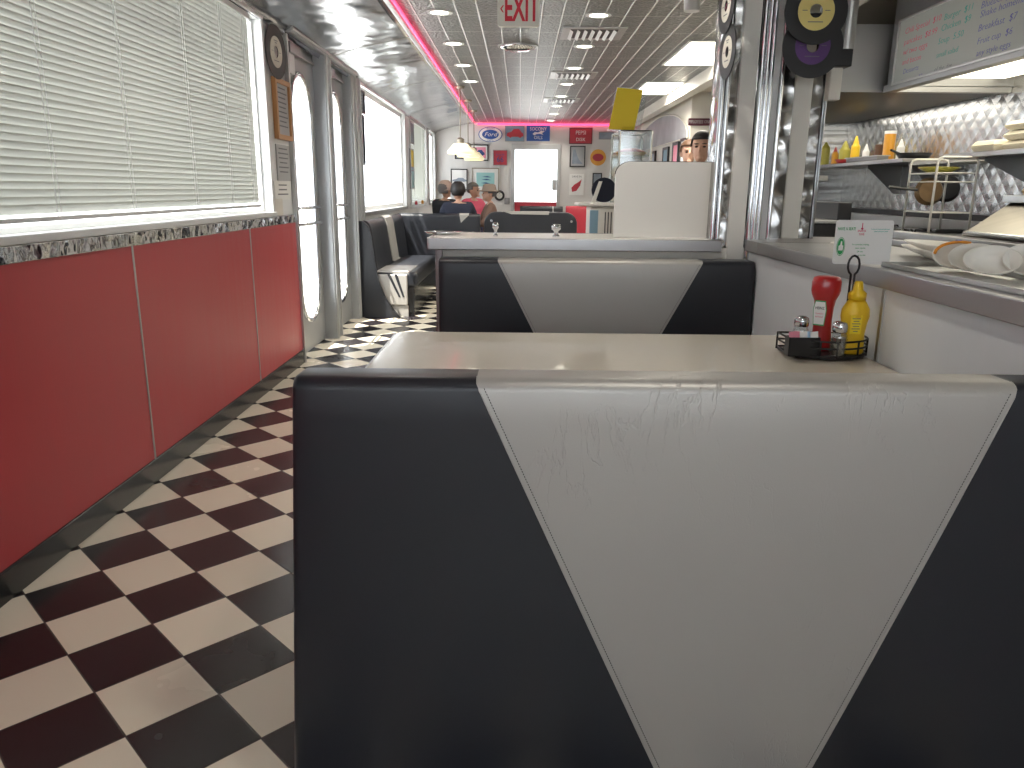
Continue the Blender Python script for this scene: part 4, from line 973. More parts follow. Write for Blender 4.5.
obj('curved_front', bm, 'acrylic', t)
zs = []
for v in (156, 176, 202):
    zz = at(635, v, Y=cy0 + .2).z; zs.append(zz); obj('glass_shelf', B(((x0 + .006, cy0 + .01, zz - .008), (x1 - .006, y1 - .01, zz))), 'acrylic', t)
for i, zz in enumerate(zs):
    cxp = (x0 + x1) / 2
    tp = thing('pie', ['berry pie on the top shelf of the pastry case', 'cream-topped pie on the middle shelf of the pastry case', 'berry pie on the lowest shelf of the pastry case'][i], 'pie', (cxp, cy0 + .2, zz), 'pies in the pastry case')
    bm = nb(); lathe(bm, (cxp, cy0 + .2, zz + .001), [(0, 0), (.085, 0), (.105, .02), (.10, .022), (0, .02)], 24); obj('crust', bm, 'food', tp)
    bm = nb(); lathe(bm, (cxp, cy0 + .2, zz + .001), [(.0, .02), (.095, .02), (.09, .032), (.05, .045 if i != 1 else .075), (0, .05 if i != 1 else .085)], 24); obj('filling', bm, 'berry' if i != 1 else 'foam', tp, smooth=True)
# yellow sheet in holder on the case
yy = cy0 + .05
q = [at(u, v, Y=yy) for u, v in ((608.5, 129), (634, 130.5), (643, 90), (617.5, 87.5))]
t = thing('yellow_sign', 'bright yellow blank sheet in a tilted clear holder on the pastry case', 'sign', q[0])
bm = nb(); prism(bm, q, (0, .002, 0)); obj('sheet', bm, 'yellow_sheet', t)
q2 = [at(u, v, Y=yy + .004) for u, v in ((607.5, 131), (640, 131.5), (648.5, 90), (616.5, 86.5))]
bm = nb(); prism(bm, q2, (0, .004, 0)); obj('holder', bm, 'acrylic', t)
bm = nb(); qm = (q2[0] + q2[1]) / 2; box(bm, (qm.x - .01, yy, z1 + .0), (qm.x + .06, yy + .05, z1 + .03)); obj('clip', bm, 'acrylic', t)

# ------------------------------------------------------------------ people
def skin_mesh(nodes, edges, voxel=.012, extra=None, sub=1, smooth_it=4):
    """nodes: list of (pos, radius). Returns a temp mesh (evaluated), all one surface"""
    me = bpy.data.meshes.new('sk'); me.from_pydata([tuple(p) for p, r in nodes], edges, [])
    o = bpy.data.objects.new('sk', me); COL.objects.link(o)
    m = o.modifiers.new('s', 'SKIN'); m.use_smooth_shade = True
    for i, (p, r) in enumerate(nodes):
        r = r if isinstance(r, tuple) else (r, r); me.skin_vertices[0].data[i].radius = r
    me.skin_vertices[0].data[0].use_root = True
    if sub: s = o.modifiers.new('u', 'SUBSURF'); s.levels = sub; s.render_levels = sub
    bpy.context.view_layer.update()
    out = bpy.data.meshes.new_from_object(o.evaluated_get(bpy.context.evaluated_depsgraph_get()))
    bpy.data.objects.remove(o)
    if extra or voxel:
        bm = nb(); bm.from_mesh(out)
        if extra: extra(bm)
        me2 = bpy.data.meshes.new('rm'); bm.to_mesh(me2); bm.free()
        o = bpy.data.objects.new('rm', me2); COL.objects.link(o)
        rm = o.modifiers.new('r', 'REMESH'); rm.mode = 'VOXEL'; rm.voxel_size = voxel
        sm_ = o.modifiers.new('sm', 'SMOOTH'); sm_.iterations = smooth_it; sm_.factor = .5
        bpy.context.view_layer.update()
        out = bpy.data.meshes.new_from_object(o.evaluated_get(bpy.context.evaluated_depsgraph_get())); bpy.data.objects.remove(o)
    return out
def mesh_part(name, me, m, parent, R):
    bm = nb(); bm.from_mesh(me); bpy.data.meshes.remove(me)
    pl_ = wloc(parent)
    for v in bm.verts: v.co = R @ v.co + pl_
    return obj(name, bm, m, parent, smooth=True)
def person(loc, yaw, label, seated, shirt, hairm, hairstyle, headturn=0., trousers='denim', lean=0., arm='table', scale=1., face=True):
    """built facing -Y at the origin, then turned by yaw"""
    R = Matrix.Rotation(yaw, 3, 'Z') * scale
    t = thing('person', label, 'person', loc)
    zp = .56 if seated else .95
    P = {}
    P['pel'] = V((0, 0, zp)); P['waist'] = V((0, -lean * .2, zp + .16)); P['chest'] = V((0, -lean * .5, zp + .36)); P['neck'] = V((0, -lean * .8 + .01, zp + .49)); P['head0'] = V((0, -lean * .9 - .005, zp + .54))
    hc = V((0, -lean - .02, zp + .640))
    for s, k in ((-1, 'L'), (1, 'R')):
        P['sh' + k] = V((s * .17, -lean * .7 + .01, zp + .455))
        if arm == 'table': P['el' + k] = V((s * .25, -.12 - lean * .6, zp + .20)); P['wr' + k] = V((s * .14, -.36 - lean * .6, zp + .235)); P['ha' + k] = V((s * .11, -.43 - lean * .6, zp + .24))
        else: P['el' + k] = V((s * .24, .03, zp + .17)); P['wr' + k] = V((s * .24, -.10, zp - .05)); P['ha' + k] = V((s * .23, -.13, zp - .12))
        P['hip' + k] = V((s * .09, 0, zp - .03))
        if seated: P['kn' + k] = V((s * .11, -.44, zp - .04)); P['an' + k] = V((s * .11, -.46, .09)); P['to' + k] = V((s * .12, -.62, .04))
        else: P['kn' + k] = V((s * .10, -.02, .50)); P['an' + k] = V((s * .10, .03, .09)); P['to' + k] = V((s * .11, -.13, .04))
    names = ['pel', 'waist', 'chest', 'neck', 'head0'] + [a + k for k in 'LR' for a in ('sh', 'el', 'wr', 'ha', 'hip', 'kn', 'an', 'to')]
    rad = dict(pel=(.15, .11), waist=(.13, .10), chest=(.155, .115), neck=.052, head0=.055, sh=.062, el=.042, wr=.028, ha=(.038, .018), hip=.09, kn=.058, an=.038, to=(.045, .03))
    idx = {n: i for i, n in enumerate(names)}
    edges = [('pel', 'waist'), ('waist', 'chest'), ('chest', 'neck'), ('neck', 'head0')]
    for k in 'LR': edges += [('chest', 'sh' + k), ('sh' + k, 'el' + k), ('el' + k, 'wr' + k), ('wr' + k, 'ha' + k), ('pel', 'hip' + k), ('hip' + k, 'kn' + k), ('kn' + k, 'an' + k), ('an' + k, 'to' + k)]
    rr = lambda n: rad.get(n) or rad[n[:-1]]
    Rh = Matrix.Rotation(headturn, 3, 'Z')
    def H(x, y, z): return hc + Rh @ V((x, y, z))
    def extra(bm):
        def E(c, r):
            n0 = set(bm.verts); ellipsoid(bm, (0, 0, 0), r, 14)
            for v in bm.verts:
                if v not in n0: v.co = hc + Rh @ (v.co + V(c))
        E((0, .015, .025), (.076, .095, .092)); E((0, -.015, -.035), (.060, .072, .078)); E((0, -.092, -.012), (.013, .018, .026)); E((0, -.085, -.085), (.028, .016, .016))
        E((0, -.082, -.052), (.024, .011, .010)); E((.030, -.078, .022), (.022, .012, .008)); E((-.030, -.078, .022), (.022, .012, .008))
        for s in (-1, 1): E((s * .077, .01, -.008), (.010, .020, .032))
        for k in 'LR':      # five fingers
            ha, wr_ = P['ha' + k], P['wr' + k]; d = (ha - wr_).normalized(); side = d.cross(AZ if abs(d.z) < .7 else AX).normalized(); sgn = 1 if k == 'L' else -1
            for i, L in enumerate((.060, .070, .066, .052)):
                b0 = ha + side * ((i - 1.5) * .019); e1 = b0 + d * L * .55; e2 = e1 + (d * .75 - AZ * .6).normalized() * L * .5
                cyl(bm, b0, e1, .0085, .0078, 8); cyl(bm, e1, e2, .0078, .006, 8)
            b0 = wr_ + (ha - wr_) * .4 + side * (sgn * -.02); cyl(bm, b0, b0 + (d * .8 - side * sgn * .6).normalized() * .055, .010, .007, 8)
    me = skin_mesh([(P[n], rr(n)) for n in names], [(idx[a], idx[b]) for a, b in edges], .009, extra)
    mesh_part('body', me, 'skin', t, R)
    # clothing
    def garment(nm, keys, eds, grow, m, cut=None):
        ix = {n: i for i, n in enumerate(keys)}
        nodes = []
        for n in keys:
            r = rr(n) if not n.endswith('*') else None; r = r if isinstance(r, tuple) else (r, r); nodes.append((P[n], (r[0] + grow, r[1] + grow)))
        me = skin_mesh(nodes, [(ix[a], ix[b]) for a, b in eds], .014, None, 1, 3); mesh_part(nm, me, m, t, R)
    kk = ['pel', 'waist', 'chest', 'shL', 'elL', 'wrL', 'shR', 'elR', 'wrR']
    garment('shirt', kk, [('pel', 'waist'), ('waist', 'chest'), ('chest', 'shL'), ('shL', 'elL'), ('elL', 'wrL'), ('chest', 'shR'), ('shR', 'elR'), ('elR', 'wrR')], .018, shirt)
    kk = ['pel', 'hipL', 'knL', 'anL', 'hipR', 'knR', 'anR']
    garment('trousers', kk, [('pel', 'hipL'), ('hipL', 'knL'), ('knL', 'anL'), ('pel', 'hipR'), ('hipR', 'knR'), ('knR', 'anR')], .014, trousers)
    # eyes and hair
    def part(nm, fn, m, sm=True):
        bm = nb(); fn(bm); me = bpy.data.meshes.new('x'); bm.to_mesh(me); bm.free(); mesh_part(nm, me, m, t, R)
    if face:
        for s in (-1, 1):
            def fe(bm, s=s):
                ellipsoid(bm, (0, 0, 0), (.013, .006, .0065), 10)
                for v in bm.verts: v.co = H(s * .030 + v.co.x, -.082 + v.co.y, .004 + v.co.z)
            part('eye', fe, 'eye')
        def fb(bm):
            for s in (-1, 1):
                n0 = set(bm.verts); ellipsoid(bm, (0, 0, 0), (.020, .006, .004), 8)
                for v in bm.verts:
                    if v not in n0: v.co = H(s * .031 + v.co.x, -.087 + v.co.y, .026 + v.co.z)
        part('eyebrows', fb, hairm)
    def fh(bm):
        n = 18; ellipsoid(bm, (0, 0, 0), (.090, .108, .104), n)
        long_ = hairstyle == 'long'
        kill = []
        for v in bm.verts:
            p = v.co + V((0, .018, .028))
            if p.y < -.045 and p.z < .052: kill.append(v)
            elif p.y < .02 and p.z < (-.02 if long_ else 0): kill.append(v)
            elif p.z < (-.10 if long_ else -.05): kill.append(v)
            v.co = p
        bmesh.ops.delete(bm, geom=kill, context='VERTS')
        for v in bm.verts:
            q = v.co.copy(); v.co = H(q.x, q.y, q.z)
    bm = nb(); fh(bm); me = bpy.data.meshes.new('x'); bm.to_mesh(me); bm.free()
    h = mesh_part('hair', me, hairm, t, R); so = h.modifiers.new('s', 'SOLIDIFY'); so.thickness = .012; so.offset = -1
    if hairstyle == 'hat':
        def fhat(bm):
            lathe(bm, (0, 0, 0), [(0, .155), (.05, .158), (.082, .145), (.098, .075), (.104, .055), (.165, .058), (.17, .052), (.10, .045), (.0, .045)], 28, 1, 1.12)
            for v in bm.verts: q = v.co.copy(); v.co = H(q.x, q.y + .01, q.z - .01)
        part('hat', fhat, 'hat')
    if hairstyle == 'cap':
        def fcap(bm):
            lathe(bm, (0, 0, 0), [(0, .150), (.05, .143), (.088, .108), (.104, .055), (.106, .0), (.0, .0)], 24, 1, 1.12)
            n0 = set(bm.verts); prism(bm, [V((.07 * math.cos(a), -.09 - .085 * math.sin(a), .035 - .015 * math.sin(a))) for a in [PI * k / 10 for k in range(11)]], (0, 0, .006))
            for v in bm.verts: q = v.co.copy(); v.co = H(q.x, q.y + .012, q.z)
        part('cap', fcap, hairm if hairm != 'hair_grey' else 'cap_beige')
    return t
# four guests at the table past the corner booth
def guest(u, Y, **k):
    p = at(u, 194, Y=Y); return person(V((p.x, Y, 0)), **k)
guest(445, 12.2, scale=1.04, yaw=PI * .82, label='person in a pale cap and dark jacket nearest the windows, seen from behind', seated=True, shirt='cloth_black', hairm='hair_grey', hairstyle='cap', face=True)
guest(458, 11.1, scale=1.02, yaw=PI * 1.02, label='person in a black cap and dark jacket among the seated guests', seated=True, shirt='cloth_navy', hairm='hair', hairstyle='cap', face=True)
guest(473, 13.1, scale=1.04, yaw=PI * .25, label='dark-haired person in a pink top seated between the black cap and the hat', seated=True, shirt='cloth_pink', hairm='hair_grey', hairstyle='short', headturn=.4)
guest(490, 11.9, scale=1.0, yaw=-PI * .45, label='person in a tan brimmed hat and brown shirt at the end of the guests', seated=True, shirt='cloth_brown', hairm='hair_grey', hairstyle='hat')
# staff
def staff(u, v, Y, **k):
    p = at(u, v, Y=Y); H0 = .95 + .640; sc = p.z / H0; return person(V((p.x, Y, 0)), seated=False, scale=sc, arm='side', **k)
staff(702, 148, 6.3, yaw=-.35, label='dark-haired staff member looking over the white screen beside the column', shirt='cloth_white', hairm='hair', hairstyle='short', trousers='cloth_black')
staff(688.5, 153, 8.2, yaw=-.1, label='brown-haired staff member half hidden behind the dark-haired one', shirt='cloth_black', hairm='hair_brown', hairstyle='short', trousers='cloth_black')

# ------------------------------------------------------------------ far booths
# corner booth along the windows
t = thing('corner_booth', 'black and silver corner booth bench running under the windows past the doors', 'booth', (-1.3, 9, 0))
yA, yZ = 7.95, 10.2
bm = nb(); prism(bm, [(-1.600, yA, .04), (-1.42, yA, .04), (-1.45, yA, .45), (-1.50, yA, .86), (-1.52, yA, .93), (-1.56, yA, .955), (-1.600, yA, .95)], (0, yZ - yA, 0)); obj('wall_back', bm, 'v_black', t, bevel=.02, seg=3)
bm = nb(); yq = 8.9; prism(bm, [(-1.415, yq, .46), (-1.447, yq, .462), (-1.502, yq, .87), (-1.525, yq, .94), (-1.56, yq, .962), (-1.599, yq, .957), (-1.599, yq, .962), (-1.555, yq, .968), (-1.515, yq, .945), (-1.493, yq, .87), (-1.438, yq, .47)], (0, .45, 0)); obj('silver_stripe', bm, 'v_silver', t)
bm = nb(); yw = yA - .225; prism(bm, [(-1.59, yw, 0), (-1.19, yw, 0), (-1.26, yw, .07), (-1.34, yw, .2), (-1.40, yw, .36), (-1.435, yw, .55), (-1.46, yw, .80), (-1.49, yw, .91), (-1.54, yw, .955), (-1.59, yw, .955)], (0, .035, 0)); obj('end_wing', bm, 'v_black', t)
x0, x1 = -1.46, -1.02
obj('seat', B(((x0, yA - .16, .30), (x1, yZ - .3, .45))), 'v_black', t, bevel=.04, seg=4)
obj('seat_end', B(((x0 + .01, yA - .18, .115), (x1 - .10, yA - .15, .43))), 'v_silver', t, bevel=.02)
bm = nb()
for k in range(2): prism(bm, [(x1 - .30 + k * .07, yA - .185, .43), (x1 - .27 + k * .07, yA - .185, .43), (x1 - .17 + k * .04, yA - .185, .20), (x1 - .19 + k * .04, yA - .185, .20)], (0, .01, 0))
obj('stripe', bm, 'v_black', t)
obj('seat_top', B(((x0 + .02, yA - .15, .44), (x1 - .08, yA + .5, .458))), 'v_silver', t, bevel=.006)
obj('base', B(((x0, yA - .12, 0), (x1 - .04, yZ - .3, .31))), 'base_black', t, bevel=.006)
obj('base_end', B(((x0 + .02, yA - .16, .0), (x1 - .10, yA - .13, .11))), 'v_silver', t)
def far_bench(x0, x1, yf, zt, label, sl, sr, grp='booth backs in the far dining area', mats=('v_black', 'v_silver')):
    t = thing('booth_bench', label, 'booth', ((x0 + x1) / 2, yf, 0), grp)
    backrest(t, x0, x1, yf, .04, zt, .14, sl, sr, -1, detail=False, bulge=.004, mats=mats); booth_seat(t, x0 + .02, x1 - .02, yf + .13, yf + .55)
    return t
xe = at(480, 214, Y=10.3).x; xs1, xs2 = at(459.5, 214, Y=10.3).x, at(469, 214, Y=10.3).x; xm = at(461, 223, Y=10.3).x
t2 = far_bench(-1.59, xe, 10.28, .955, 'black booth back with a small silver notch behind the corner booth', (-1.2, -1.2), (-.9, -.9), mats=('v_black', 'v_black'))
bm = nb(); prism(bm, [(xs1, 10.268, .94), (xs2, 10.268, .94), (xs1 + .02, 10.268, .84)], (0, .014, 0)); prism(bm, [(xs1, 10.268, .938), (xs2, 10.268, .938), (xs2, 10.30, .962), (xs1, 10.30, .962)], (0, 0, .001)); obj('silver_notch', bm, 'v_silver', t2)
# rounded-corner bench in the middle
yy = 10.6; bx0, bx1 = at(484, 215, Y=yy).x, at(577.5, 215, Y=yy).x; zt_ = at(530, 212, Y=yy).z
t = thing('booth_bench', 'wide black bench back with rounded corners and a grey top beyond the counter', 'booth', ((bx0 + bx1) / 2, yy, 0), 'booth backs in the far dining area')
rr = .16; pts = [V((bx0, yy, .05))]
for q in range(8): an = math.radians(180 - 90 * q / 7); pts.append(V((bx0 + rr + rr * math.cos(an), yy, zt_ - rr + rr * math.sin(an))))
for q in range(8): an = math.radians(90 - 90 * q / 7); pts.append(V((bx1 - rr + rr * math.cos(an), yy, zt_ - rr + rr * math.sin(an))))
pts.append(V((bx1, yy, .05)))
bm = nb(); prism(bm, pts, (0, .12, 0)); obj('back', bm, 'v_black', t, bevel=.02, seg=3)
g0, g1 = bx0 + .25, bx0 + .88
bm = nb(); prism(bm, [(g0, yy - .004, zt_ + .006), (g1, yy - .004, zt_ + .006), (g1 - .01, yy - .004, zt_ - .035), (g0 + .12, yy - .004, zt_ - .03)], (0, .1, 0)); obj('silver_inset', bm, 'v_silver', t)
for xx in (bx0 + .10, bx1 - .08): bm = nb(); cyl(bm, (xx, yy - .012, zt_ - .12), (xx, yy + .002, zt_ - .12), .017, n=12); obj('button', bm, 'chrome', t)
booth_seat(t, bx0 + .02, bx1 - .02, yy + .11, yy + .55)
yy = 12.2; a, b = at(520, 206, Y=yy), at(563, 206, Y=yy)
t2 = far_bench(a.x, b.x, yy, a.z, 'black booth back further off, in front of the bright far door', (a.x + .5, a.x + .55), (a.x + .52, a.x + .57))
yy = 11.8; a, b = at(566, 206, Y=yy), at(589, 206, Y=yy)
t = thing('booth_bench', 'red booth back to the side of the bright far door', 'booth', ((a.x + b.x) / 2, yy, 0), 'booth backs in the far dining area')
backrest(t, a.x, b.x, yy, .04, a.z, .12, (a.x + .1, a.x + .1), (b.x - .1, b.x - .1), -1, mats=('redv', 'redv'), detail=False); booth_seat(t, a.x, b.x, yy + .12, yy + .55, mat_='redv')
# tables of the far area
def far_table(x0, x1, y0, y1, label):
    t = thing('dining_table', label, 'table', ((x0 + x1) / 2, (y0 + y1) / 2, 0), 'far dining tables'); obj('tabletop', B(((x0, y0, .72), (x1, y1, .757))), 'table', t, bevel=.01)
    bm = nb(); cyl(bm, ((x0 + x1) / 2, (y0 + y1) / 2, 0), ((x0 + x1) / 2, (y0 + y1) / 2, .72), .04); lathe(bm, ((x0 + x1) / 2, (y0 + y1) / 2, 0), [(0, 0), (.25, 0), (.24, .02), (.04, .05), (0, .05)], 20); obj('pedestal', bm, 'black_metal', t)
far_table(-1.0, -.55, 8.5, 9.7, 'cream table in front of the corner booth under the windows')
# window sill clutter
for i, (u, v) in enumerate(((421, 205), (427, 206))):
    p = at(u, v, X=-1.5); bm = nb(); z0 = 1.032
    lathe(bm, (-1.60 + .028, p.y, z0), [(0, 0), (.02, 0), (.02, .04), (.01, .055), (0, .055)], 12); tag(obj('sauce_bottle', bm, ['redv', 'amber'][i], smooth=False), ['small red bottle on the far window sill', 'small amber bottle on the far window sill'][i], 'bottle')
# upright dark cushion edge next to window (guest coat)

# pendant lamps
for i, (u, v) in enumerate(((461.5, 160), (468, 160), (475, 160))):
    Y = (10.1, 11.6, 13.1)[i]; x = -.745; p = at(u, (158, 161, 163)[i], X=x * 1.0)
    z = 1.27 + (189.5 - (155.5, 158.5, 161.5)[i]) / 769 * Y * 1.02
    t = thing('pendant_lamp', ['nearest cream pendant lamp over the window booths', 'middle cream pendant lamp over the window booths', 'furthest cream pendant lamp over the window booths'][i], 'lamp', (x, Y, ZC), 'cream pendant lamps')
    bm = nb(); cyl(bm, (x, Y, z + .10), (x, Y, ZC), .008, n=8); obj('rod', bm, 'brass', t)
    bm = nb(); lathe(bm, (x, Y, ZC - .03), [(0, .0), (.05, 0), (.06, .029), (0, .029)], 20); obj('ceiling_cap', bm, 'brass', t)
    bm = nb(); lathe(bm, (x, Y, z), [(.155, -.03), (.17, .0), (.09, .095), (.04, .105), (.04, .10), (.085, .085), (.162, -.002), (.15, -.03)], 28); obj('lamp_shade', bm, 'shade', t, smooth=True)
    bm = nb(); lathe(bm, (x, Y, z), [(0, .10), (.045, .10), (.05, .15), (.02, .17), (0, .17)], 16); obj('cap', bm, 'brass', t)
    bm = nb(); ellipsoid(bm, (x, Y, z + .02), (.035, .035, .045), 10); obj('bulb', bm, 'lamp', t)

# ------------------------------------------------------------------ ceiling fittings
def downlight(x, y, lb):
    t = thing('downlight', lb, 'ceiling light', (x, y, ZC), 'round recessed ceiling lights')
    bm = nb(); ring_plate(bm, ell((x, y, ZC - .0005), .095, AX, AY, 28), ell((x, y, ZC - .0005), .066, AX, AY, 28), (0, 0, -.006)); obj('trim_ring', bm, 'frame_white', t)
    bm = nb(); prism(bm, ell((x, y, ZC - .001), .066, AX, AY, 24), (0, 0, -.003)); obj('lens', bm, 'lamp', t)
    return t
ordn = ['first', 'second', 'third', 'fourth', 'fifth', 'sixth', 'seventh', 'eighth', 'ninth']
first = downlight(-.585, 6.0, 'nearest round ceiling light of the row by the window cove')
for k in range(1, 4): dup(first, (-.585, 6.0 + 1.21 * k, ZC), '%s round ceiling light from the front, row by the window cove' % ordn[k])
for k in range(8): dup(first, (.56, 6.05 + 1.25 * k, ZC), '%s round ceiling light from the front, row beside the vents' % ordn[k])
for k in range(3): dup(first, ((-.585, .56, .56)[k], (3.4, 3.4, .8)[k], ZC), ['round ceiling light over the aisle before the exit sign', 'round ceiling light over the first table', 'round ceiling light over the nearest bench'][k])
def vent(x, y, lb):
    t = thing('ceiling_vent', lb, 'vent', (x, y, ZC), 'louvred ceiling vents'); w = .24
    bm = nb(); sq = lambda r: [V((x + a * r, y + b * r, ZC - .0005)) for a, b in ((-1, -1), (1, -1), (1, 1), (-1, 1))]; ring_plate(bm, sq(.25), sq(.19), (0, 0, -.008)); obj('frame', bm, 'steel_plain', t)
    obj('backing', B(((x - .19, y - .19, ZC - .006), (x + .19, y + .19, ZC - .001))), 'dark', t)
    bm = nb()
    for k in range(7): box(bm, (x - .19 + k * .057 - .005, y - .185, ZC - .020), (x - .19 + k * .057 + .024, y + .185, ZC - .018), Matrix.Rotation(.6, 3, 'Y'))
    obj('louvres', bm, 'frame_white', t)
for k, (u, v) in enumerate(((588, 33), (581, 75), (563, 100))):
    p = at(u, v, Z=ZC); vent(.58, p.y, ['nearest louvred vent in the tin ceiling', 'middle louvred vent in the tin ceiling', 'furthest louvred vent in the tin ceiling'][k])
p = at(518, 46, Z=ZC); t = thing('smoke_detector', 'flat round ceiling dome just past the exit sign', 'detector', (p.x, p.y, ZC))
bm = nb(); lathe(bm, (p.x, p.y, ZC), [(0, -.045), (.09, -.04), (.15, -.022), (.165, -.001), (0, -.001)], 32); obj('dome', bm, 'chrome', t, smooth=True)
bm = nb(); lathe(bm, (p.x, p.y, ZC), [(.165, -.0005), (.18, -.0005), (.18, -.008), (.165, -.008)], 32); obj('rim', bm, 'steel_plain', t)
p = at(692, 8, Z=2.42); t = thing('ceiling_speaker', 'small pale speaker hanging from the ceiling near the light panels', 'speaker', (p.x, p.y, ZC))
bm = nb(); cyl(bm, (p.x, p.y, 2.40), (p.x, p.y, 2.47), .05, .055); obj('body', bm, 'frame_white', t); bm = nb(); cyl(bm, (p.x, p.y, 2.47), (p.x, p.y, ZC), .012); obj('stem', bm, 'steel_plain', t)
for i, (xa, xb, ya, yb_) in enumerate(((1.42, 1.99 - .06, 7.0, 8.3), (1.46, 1.92, 9.55, 10.75), (1.42, 1.93, 3.2, 4.4))):
    if i == 2: continue
    t = thing('light_panel', ['nearer square fluorescent panel beside the ceiling beam', 'further fluorescent panel beside the ceiling beam', 'fluorescent panel'][i], 'ceiling light', ((xa + xb) / 2, (ya + yb_) / 2, ZC), 'fluorescent ceiling panels')
    obj('diffuser', B(((xa + .02, ya + .02, ZC - .006), (xb - .02, yb_ - .02, ZC - .001))), 'panel_light', t)
    bm = nb(); R_ = lambda e: [V((a, b, ZC - .0005)) for a, b in ((xa + e, ya + e), (xb - e, ya + e), (xb - e, yb_ - e), (xa + e, yb_ - e))]; ring_plate(bm, R_(0), R_(.02), (0, 0, -.009)); obj('frame', bm, 'frame_white', t)

# exit sign
Ye = 4.5; a, b = at(497.5, 26, Y=Ye), at(539.5, 26, Y=Ye); zb_ = a.z; wE = b.x - a.x; hE = .165
t = thing('exit_sign', 'white exit sign with red EXIT letters and an arrow hanging from the ceiling', 'sign', ((a.x + b.x) / 2, Ye, ZC))
pts = []; rc = .018
for (px_, pz_, a0) in ((wE - rc, hE - rc, 0), (rc, hE - rc, 90), (rc, rc, 180), (wE - rc, rc, 270)):
    for q in range(5): an = math.radians(a0 + 90 * q / 4); pts.append(V((a.x + px_ + rc * math.cos(an), Ye, zb_ + pz_ + rc * math.sin(an))))
bm = nb(); prism(bm, pts, (0, .04, 0)); obj('housing', bm, 'sign_white', t)
bm = nb(); cyl(bm, ((a.x + b.x) / 2, Ye + .02, zb_ + hE), ((a.x + b.x) / 2, Ye + .02, ZC), .012); lathe(bm, ((a.x + b.x) / 2, Ye + .02, ZC), [(0, -.02), (.06, -.02), (.06, -.001), (0, -.001)], 20); obj('stem', bm, 'sign_white', t)
text('EXIT', ((a.x + b.x) / 2 + .016, Ye - .001, zb_ + .084), AX, AZ, .128, 'exit_red', t, .001, xs=.50, bold=.0045)
q = V((a.x + .024, Ye - .001, zb_ + .085)); bm = nb(); prism(bm, [q + V(p) for p in ((.010, 0, .018), (.004, 0, .018), (-.010, 0, 0), (.004, 0, -.018), (.010, 0, -.018), (-.002, 0, 0))], (0, -.001, 0)); obj('arrow', bm, 'exit_red', t)

# ------------------------------------------------------------------ pictures on the far wall
def wallpic(name, u0, v0, u1, v1, label, art, frm=None, fw=.025, cat='picture', mount=None, grp='pictures and signs on the far wall'):
    a, b = at(u0, v1, Y=YF), at(u1, v0, Y=YF); zz0, zz1 = a.z, min(b.z, 2.445)
    t = thing(name, label, cat, ((a.x + b.x) / 2, YF, (zz0 + zz1) / 2), grp); y1 = YF - .001; ins = 0
    if frm:
        bm = nb(); R_ = lambda e: [V((p_, YF - .03, q_)) for p_, q_ in ((a.x + e, zz0 + e), (b.x - e, zz0 + e), (b.x - e, zz1 - e), (a.x + e, zz1 - e))]; ring_plate(bm, R_(0), R_(fw), (0, .029, 0)); obj('frame', bm, frm, t); ins = fw
    if mount: obj('mount', B(((a.x + ins, YF - .014, zz0 + ins), (b.x - ins, YF - .008, zz1 - ins))), 'paper', t); ins += mount
    obj('print', B(((a.x + ins, YF - .018, zz0 + ins), (b.x - ins, YF - .002, zz1 - ins))), art, t)
    return t, a.x, b.x, zz0, zz1
def blob(t, m, pts, x0, x1, z0, z1, y=YF - .020, nm='motif'):
    bm = nb(); prism(bm, [V((x0 + (x1 - x0) * p_, y, z0 + (z1 - z0) * q_)) for p_, q_ in pts], (0, .0018, 0)); obj(nm, bm, m, t)
CAR = [(.08, .35), (.12, .55), (.32, .62), (.45, .80), (.72, .80), (.84, .60), (.94, .52), (.95, .35), (.84, .30), (.78, .22), (.70, .30), (.34, .30), (.28, .22), (.2, .30)]
# oval blue sign
a, b = at(478.5, 142, Y=YF), at(502.5, 127, Y=YF); c = V(((a.x + b.x) / 2, YF - .02, (a.z + b.z) / 2)); rx, rz = (b.x - a.x) / 2, (b.z - a.z) / 2
t = thing('oval_sign', 'oval blue enamel sign with white script high on the far wall', 'sign', c, 'pictures and signs on the far wall')
bm = nb(); prism(bm, ell(c, rx, AX, AZ, 36, rz), (0, .018, 0)); obj('plate', bm, 'blue', t)
bm = nb(); ring_plate(bm, ell(c - V((0, .001, 0)), rx * .93, AX, AZ, 36, rz * .93), ell(c - V((0, .001, 0)), rx * .70, AX, AZ, 36, rz * .62), (0, -.001, 0)); obj('white_band', bm, 'paper', t)
text('Ford', c - V((0, .002, 0)), AX, AZ, rz * .55, 'paper', t, .001, xs=1.15, bold=.0, shear=.3)
text('GENUINE', c + V((0, -.003, rz * .77)), AX, AZ, rz * .2, 'blue', t, .001); text('PARTS', c + V((0, -.003, -rz * .77)), AX, AZ, rz * .2, 'blue', t, .001)
t, x0, x1, z0, z1 = wallpic('car_poster', 505, 126, 524.5, 141.5, 'blue poster of a red car beside the oval sign', 'sky_print', 'greymetal', .012); blob(t, 'redv', CAR, x0, x1, z0, z1)
t, x0, x1, z0, z1 = wallpic('oil_sign', 526.5, 124.7, 550, 141, 'dark blue oil company sign above the far door', 'blue', None, cat='sign')
text('SOCONY', ((x0 + x1) / 2, YF - .0195, z1 - .065), AX, AZ, .062, 'paper', t, .001, xs=.86, bold=.0); text('OILS', ((x0 + x1) / 2, YF - .0195, z0 + .06), AX, AZ, .058, 'paper', t, .001, xs=1.0, bold=.0)
blob(t, 'paper', [(.25, .45), (.35, .58), (.5, .55), (.62, .66), (.78, .62), (.66, .52), (.72, .40), (.58, .46), (.42, .44), (.34, .36)], x0, x1, z0, z1)
t, x0, x1, z0, z1 = wallpic('soda_sign', 569, 128, 592.5, 144, 'dark red drinks sign with pale letters right of the oil sign', 'maroon', None, cat='sign')
